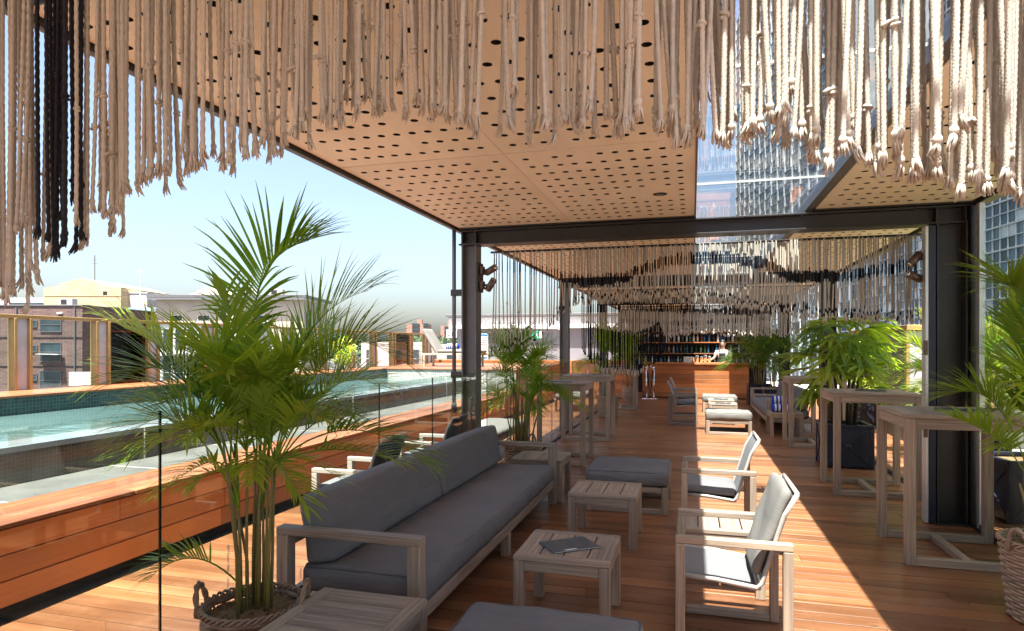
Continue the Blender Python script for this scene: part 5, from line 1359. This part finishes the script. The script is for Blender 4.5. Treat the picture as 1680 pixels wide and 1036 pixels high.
for i, (x, y, lab) in enumerate(((3.1, 8.6, 'box planter outside behind the right bar tables'), (3.5, 10.6, 'box planter outside by the pavilion'), (3.15, 5.9, 'box planter outside the glass door'), (3.9, 7.2, 'box planter outside, far right of the glass door'), (3.0, 13.8, 'box planter outside behind the fan palm'), (3.9, 4.9, 'box planter outside at the right edge'))):
    place(pt, (x, y, 0), 0, 'dark ' + lab, 'box planters')

# ================================================================== BAR, LAMPS, SIGNS, PERSON
bar = thing('bar_counter', 'orange timber boarded bar counter at the far end under the ropes', 'bar counter', (0, 20.3, 0))
for k in range(7): B(-1.5, 1.62, 0.0, 0.024, 0.03 + k * 0.142, 0.166 + k * 0.142, 0.003).build('board', MAT['bar_wood'], bar)
B(-1.5, 1.62, 0.03, 0.55, 0.0, 1.025, 0).build('carcass', MAT['joist_shade'], bar); B(-1.56, 1.68, -0.06, 0.65, 1.03, 1.085, 0.004).build('counter_top', MAT['cladding'], bar)
bb = thing('back_bar', 'dark back bar shelving full of bottles behind the counter', 'shelf', (0, 22.2, 0))
B(-2.2, 2.3, 0.35, 0.5, 0, 2.7, 0).build('back_panel', MAT['black'], bb)
B(-2.2, -2.16, 0, 0.34, 0, 2.7, 0).build('side', MAT['black'], bb); B(2.26, 2.3, 0, 0.34, 0, 2.7, 0).build('side', MAT['black'], bb)
for z in (0.95, 1.33, 1.70, 2.05): B(-2.15, 2.25, 0, 0.34, z, z + 0.03, 0.002).build('shelf', MAT['bar_wood'] if z > 1 else MAT['steel'], bb)
BG = [plain('bottle_green', (0.02, 0.06, 0.02), 0.1), plain('bottle_amber', (0.10, 0.04, 0.012), 0.1), plain('bottle_clear', (0.45, 0.47, 0.45), 0.08), plain('bottle_dark', (0.015, 0.013, 0.012), 0.1), plain('bottle_blue', (0.03, 0.10, 0.2), 0.1)]
rg = random.Random(14); bm_ = []
for q in BG:
    w = rg.uniform(0.032, 0.04); hh = rg.uniform(0.26, 0.3)
    me = MB().lathe([(w * 0.9, 0), (w, 0.008), (w, hh * 0.58), (w * 0.7, hh * 0.68), (w * 0.36, hh * 0.76), (w * 0.34, hh * 0.95), (w * 0.42, hh * 0.96), (w * 0.42, hh)], 10).mesh('bottle', True); me.materials.append(q); bm_.append(me)
for z, sh_ in ((0.981, 'low shelf'), (1.361, 'middle shelf'), (1.731, 'upper shelf')):
    x = -2.05; nb = 0
    while x < 2.15:
        i = rg.randrange(5); o = put('bottle', bm_[i]); o.location = (x, 22.2 + rg.uniform(0.08, 0.25), z); x += rg.uniform(0.085, 0.15)
        nb += 1; tag(o, '%s bottle standing on the %s of the back bar' % (('green', 'amber', 'clear', 'black', 'blue')[i], sh_), 'bottle', 'bottles on the %s' % sh_)
for i, (x, h) in enumerate(((0.02, 0.17), (0.14, 0.22), (0.27, 0.19), (0.38, 0.24), (0.50, 0.2))):
    o = thing('cocktail_canister', '%s steel canister on the bar counter counting from the left' % ('first', 'second', 'third', 'fourth', 'fifth')[i], 'canister', (x, 20.62, 1.086), 0, 'steel canisters on the bar')
    MB().lathe([(0.036, 0), (0.045, 0.01), (0.048, h * 0.9), (0.05, h), (0.044, h + 0.002), (0.042, 0.02)], 14).build('cup', MAT['chrome'], o, True)
o = thing('ice_box', 'steel ice box on the bar counter left of the canisters', 'box', (-0.14, 20.6, 1.086)); B(-0.12, 0.12, -0.08, 0.08, 0, 0.16, 0.008).build('body', MAT['alu'], o); B(-0.125, 0.125, -0.085, 0.085, 0.161, 0.18, 0.006).build('lid', MAT['chrome'], o)
# rope barrier before the bar
stn = []
for i, x in enumerate((-1.33, -1.12)):
    s = thing('barrier_post', ('left' if i == 0 else 'right') + ' one of two silver barrier posts before the bar', 'barrier post', (x, 19.75, 0), 0, 'barrier posts')
    MB().lathe([(0.15, 0.0), (0.15, 0.012), (0.06, 0.03), (0.03, 0.05)], 18).build('foot', MAT['chrome'], s, True); MB().tube([(0, 0, 0.04), (0, 0, 0.92)], 0.025, 12).build('pole', MAT['chrome'], s, True)
    MB().lathe([(0.03, 0.0), (0.04, 0.01), (0.03, 0.045), (0.012, 0.055)], 12, (0, 0, 0.92)).build('cap', MAT['chrome'], s, True)
vr = MB().tube([(-1.31, 19.72, 0.88), (-1.27, 19.7, 0.45), (-1.225, 19.7, 0.16), (-1.18, 19.7, 0.45), (-1.14, 19.72, 0.88)], 0.022, 8).build('barrier_rope', MAT['rope_dark'], None, True); tag(vr, 'black velvet barrier rope slung between the two silver posts', 'barrier rope')

# ---- spot lamps on the posts
def spots(loc, sg, name):
    m_ = thing('lamp_bracket', 'dark bracket plate carrying two spot lamps on the ' + name + ' pergola post', 'bracket', loc)
    B(-0.012, 0.012, -0.10, 0.10, -0.17, 0.15, 0.004).build('plate', MAT['steel'], m_)
    B(sg * 0.013 if sg > 0 else -0.05, 0.05 if sg > 0 else -0.013, -0.05, 0.05, 0.02, 0.11, 0.005).build('box', MAT['lamp_body'], m_); B(sg * 0.013 if sg > 0 else -0.05, 0.05 if sg > 0 else -0.013, -0.05, 0.05, -0.14, -0.05, 0.005).build('box', MAT['lamp_body'], m_)
    for k, (z, d) in enumerate(((0.065, Vector((sg * 0.8, -0.35, 0.35 if sg > 0 else -0.9))), (-0.095, Vector((sg * 0.75, -0.35, 0.95 if sg > 0 else 0.30))))):
        s = thing('spot_lamp', ('upper' if k == 0 else 'lower') + ' bronze spot lamp on the ' + name + ' pergola post', 'lamp', (loc[0] + sg * 0.05, loc[1], loc[2] + z), 0, 'spot lamps on the posts')
        d.normalize(); c = Vector((sg * 0.085, -0.02, 0.0))
        MB().tube([(0, 0, 0), (sg * 0.03, -0.01, 0), c], 0.012, 8).build('knuckle', MAT['steel'], s, True)
        b = MB().tube([c - d * 0.075, c - d * 0.065, c + d * 0.075, c + d * 0.076], [0.03, 0.037, 0.037, 0.03], 14).build('housing', MAT['lamp_body'], s, True)
        MB().tube([c + d * 0.0765, c + d * 0.079], 0.029, 14).build('lens', MAT['chrome'], s, True)
spots((-2.247, 6.66, 2.36), 1, 'left'); spots((2.095, 6.66, 2.33), -1, 'right')

# ---- pool notice and exit sign
po = thing('pool_notice', 'tall white notice board with blue header and red lines on the grey wall', 'notice', (-7.86, 23.74, 1.58))
B(-0.2, 0.2, -0.012, 0.012, -0.5, 0.5, 0.003).build('board', MAT['white'], po)
RED, BLU = plain('notice_red', (0.55, 0.10, 0.08), 0.5), plain('notice_blue', (0.04, 0.16, 0.42), 0.5)
B(-0.19, 0.19, -0.015, -0.0125, 0.40, 0.485, 0).build('header', BLU, po); B(-0.19, 0.19, -0.015, -0.0125, -0.485, -0.42, 0).build('footer', BLU, po)
for k in range(9):
    z = 0.33 - k * 0.083; B(-0.17, -0.10, -0.015, -0.0125, z - 0.025, z + 0.025, 0).build('symbol', BLU if k % 2 else RED, po); B(-0.07, 0.17 - (k % 3) * 0.03, -0.015, -0.0125, z - 0.018, z + 0.018, 0).build('line_of_text', RED, po)
for sx in (-0.17, 0.17): B(sx - 0.02, sx + 0.02, 0.013, 0.26 - 0.01, -0.3, -0.25, 0).build('bracket', MAT['steel'], po)
ex = thing('exit_sign', 'green and white running figure exit sign on a white gate frame', 'sign', (-4.8, 20.0, 1.95))
B(-0.17, 0.17, -0.015, 0.015, -0.12, 0.13, 0.003).build('board', plain('exit_green', (0.02, 0.30, 0.14), 0.5), ex)
m = MB(); m.lathe([(0.001, 0), (0.022, 0.0)], 8, (0.02, -0.017, 0.09))
for p, q in (((0.02, 0.06), (-0.02, -0.01)), ((-0.02, -0.01), (0.03, -0.04)), ((0.03, -0.04), (0.02, -0.09)), ((-0.02, -0.01), (-0.07, -0.05)), ((0.015, 0.05), (0.06, 0.02)), ((0.01, 0.045), (-0.04, 0.02))):
    m.bar((p[0], -0.018, p[1]), (q[0], -0.018, q[1]), 0.004, 0.017, 0)
m.box(0.08, 0.15, -0.019, -0.0155, -0.1, 0.11, 0); m.build('figure', MAT['white'], ex)
gf = thing('gate_frame', 'thin white tubular gate frame under the green exit sign', 'gate', (-4.55, 20.05, 0))
MB().tube([(-0.5, 0, 1.0), (-0.5, 0, 2.1), (-0.42, 0, 2.16), (0.42, 0, 2.16), (0.5, 0, 2.1), (0.5, 0, 0.0)], 0.018, 8).build('frame', MAT['white'], gf, True)

# ---- bartender
def skin_mesh(name, verts, edges, mat, parent, sub=1):
    me = bpy.data.meshes.new(name); me.from_pydata([v[:3] for v in verts], edges, []); o = bpy.data.objects.new(name, me); COL.objects.link(o); o.parent = parent
    me.materials.append(mat); md = o.modifiers.new('skin', 'SKIN'); md.use_smooth_shade = True
    for i, v in enumerate(verts):
        sv = me.skin_vertices[0].data[i]; sv.radius = (v[3], v[4] if len(v) > 4 else v[3]); sv.use_root = (i == 0)
    sd_ = o.modifiers.new('sub', 'SUBSURF'); sd_.levels = sub; sd_.render_levels = sub
    return o
per = thing('person', 'bartender in a white shirt and black apron working behind the bar', 'person', (0.92, 21.15, 0), R(-14))
SK = plain('skin_tone', (0.46, 0.27, 0.19), 0.55, 0, 0.05, 20)
bv = [(0, 0, 0.98, 0.15, 0.11), (0, 0, 1.15, 0.135, 0.10), (0, 0, 1.32, 0.16, 0.11), (0, 0, 1.43, 0.13, 0.09), (0, 0.0, 1.50, 0.055), (0, -0.015, 1.57, 0.06, 0.065), (0, -0.02, 1.65, 0.076, 0.092), (0, -0.015, 1.73, 0.072, 0.088), (0, -0.01, 1.78, 0.045, 0.055),
      (-0.18, 0, 1.41, 0.055), (-0.25, -0.06, 1.22, 0.044), (-0.36, -0.26, 1.14, 0.036), (-0.44, -0.36, 1.16, 0.026), (-0.49, -0.42, 1.15, 0.034, 0.02),
      (0.18, 0, 1.41, 0.055), (0.25, 0.02, 1.20, 0.044), (0.20, -0.2, 1.10, 0.036), (0.14, -0.28, 1.10, 0.026), (0.09, -0.33, 1.10, 0.034, 0.02),
      (-0.09, 0, 0.9, 0.10), (-0.10, 0, 0.5, 0.065), (-0.10, 0.0, 0.08, 0.045), (-0.10, -0.14, 0.03, 0.035), (0.09, 0, 0.9, 0.10), (0.10, 0, 0.5, 0.065), (0.10, 0.0, 0.08, 0.045), (0.10, -0.14, 0.03, 0.035)]
be = [(0, 1), (1, 2), (2, 3), (3, 4), (4, 5), (5, 6), (6, 7), (7, 8), (3, 9), (9, 10), (10, 11), (11, 12), (12, 13), (3, 14), (14, 15), (15, 16), (16, 17), (17, 18), (0, 19), (19, 20), (20, 21), (21, 22), (0, 23), (23, 24), (24, 25), (25, 26)]
def fingers(i, d, side):
    p = Vector(bv[i][:3]); d = Vector(d).normalized(); s_ = Vector(side).normalized()
    for k, (o, L) in enumerate(((-0.024, 0.06), (-0.008, 0.07), (0.008, 0.066), (0.024, 0.052))):
        a = p + s_ * o + d * 0.02; b = a + d * L * 0.55 + Vector((0, 0, -0.008)); c = a + d * L * 0.9 + Vector((0, 0, -0.03)); n = len(bv)
        bv.extend([(*a, 0.010), (*b, 0.009), (*c, 0.0075)]); be.extend([(i, n), (n, n + 1), (n + 1, n + 2)])
    a = p - s_ * 0.03 - d * 0.005; b = a - s_ * 0.02 + d * 0.03; n = len(bv); bv.extend([(*a, 0.011), (*b, 0.009)]); be.extend([(i, n), (n, n + 1)])
fingers(13, (-0.5, -0.6, -0.1), (0.7, -0.6, 0)); fingers(18, (-0.6, -0.5, 0), (0.5, -0.7, 0))
skin_mesh('body', bv, be, SK, per)
SH = fabric('white_shirt', (0.72, 0.72, 0.72), 900.0)
skin_mesh('shirt', [(0, 0, 0.97, 0.165, 0.125), (0, 0, 1.15, 0.15, 0.115), (0, 0, 1.32, 0.175, 0.125), (0, 0, 1.43, 0.14, 0.10), (0, 0, 1.475, 0.07, 0.07), (-0.185, 0, 1.41, 0.068), (-0.235, -0.03, 1.27, 0.06), (0.185, 0, 1.41, 0.068), (0.235, 0.01, 1.27, 0.06)],
          [(0, 1), (1, 2), (2, 3), (3, 4), (3, 5), (5, 6), (3, 7), (7, 8)], SH, per)
AP = plain('black_apron', (0.012, 0.012, 0.014), 0.8); m = MB(); vs = []; fs = []
zz = [0.62, 0.8, 0.98, 1.12, 1.25, 1.38]; ww = [0.21, 0.205, 0.185, 0.17, 0.13, 0.11]
for z, w in zip(zz, ww):
    for k in range(9):
        u = (k / 8 * 2 - 1); vs.append((u * w, -0.145 + 0.085 * u * u, z))
for j in range(5):
    for k in range(8): fs.append((j * 9 + k, j * 9 + k + 1, (j + 1) * 9 + k + 1, (j + 1) * 9 + k))
n = len(vs); vs += [(x, y + 0.008, z) for x, y, z in vs]; fs += [tuple(q + n for q in f[::-1]) for f in fs]
m.add(vs, fs)
for sg in (-1, 1): m.tube([(sg * 0.10, -0.125, 1.37), (sg * 0.095, -0.10, 1.45), (sg * 0.06, 0.0, 1.515)], 0.011, 6)
m.build('apron', AP, per, True)
HR = plain('dark_hair', (0.018, 0.012, 0.009), 0.5, 0, 0.3, 60)
m = MB(); vs = []; fs = []; NA, NB = 18, 8
for j in range(NB + 1):
    ph = j / NB * 1.75
    for k in range(NA):
        a = 2 * math.pi * k / NA; f_ = max(0.0, -math.sin(a)); lim = ph * (1 - 0.42 * f_)
        vs.append((0.088 * math.cos(a) * math.sin(lim), -0.008 + 0.104 * math.sin(a) * math.sin(lim), 1.69 + 0.118 * math.cos(lim)))
for j in range(NB):
    for k in range(NA): fs.append((j * NA + k, j * NA + (k + 1) % NA, (j + 1) * NA + (k + 1) % NA, (j + 1) * NA + k))
m.add(vs, fs); m.lathe([(0.01, -0.03), (0.035, -0.02), (0.04, 0.005), (0.02, 0.03)], 10, (0, 0.11, 1.70)); m.build('hair', HR, per, True)
m = MB()
for sg in (-1, 1): m.lathe([(0.002, 0.009), (0.010, 0.004), (0.010, -0.004), (0.002, -0.009)], 8, (sg * 0.03, -0.102, 1.665))
m.build('eyes', MAT['black'], per, True)
MB().tube([(0, -0.105, 1.675), (0, -0.125, 1.64), (0, -0.108, 1.63)], [0.008, 0.013, 0.008], 7).build('nose', SK, per, True)
MB().tube([(-0.022, -0.104, 1.607), (0, -0.110, 1.605), (0.022, -0.104, 1.607)], [0.003, 0.006, 0.003], 6).build('mouth', plain('lips', (0.32, 0.12, 0.10), 0.5), per, True)
for sg in (-1, 1): MB().lathe([(0.006, -0.028), (0.018, -0.012), (0.02, 0.012), (0.008, 0.026)], 8, (sg * 0.083, -0.015, 1.655), 0.4).build('ear', SK, per, True)
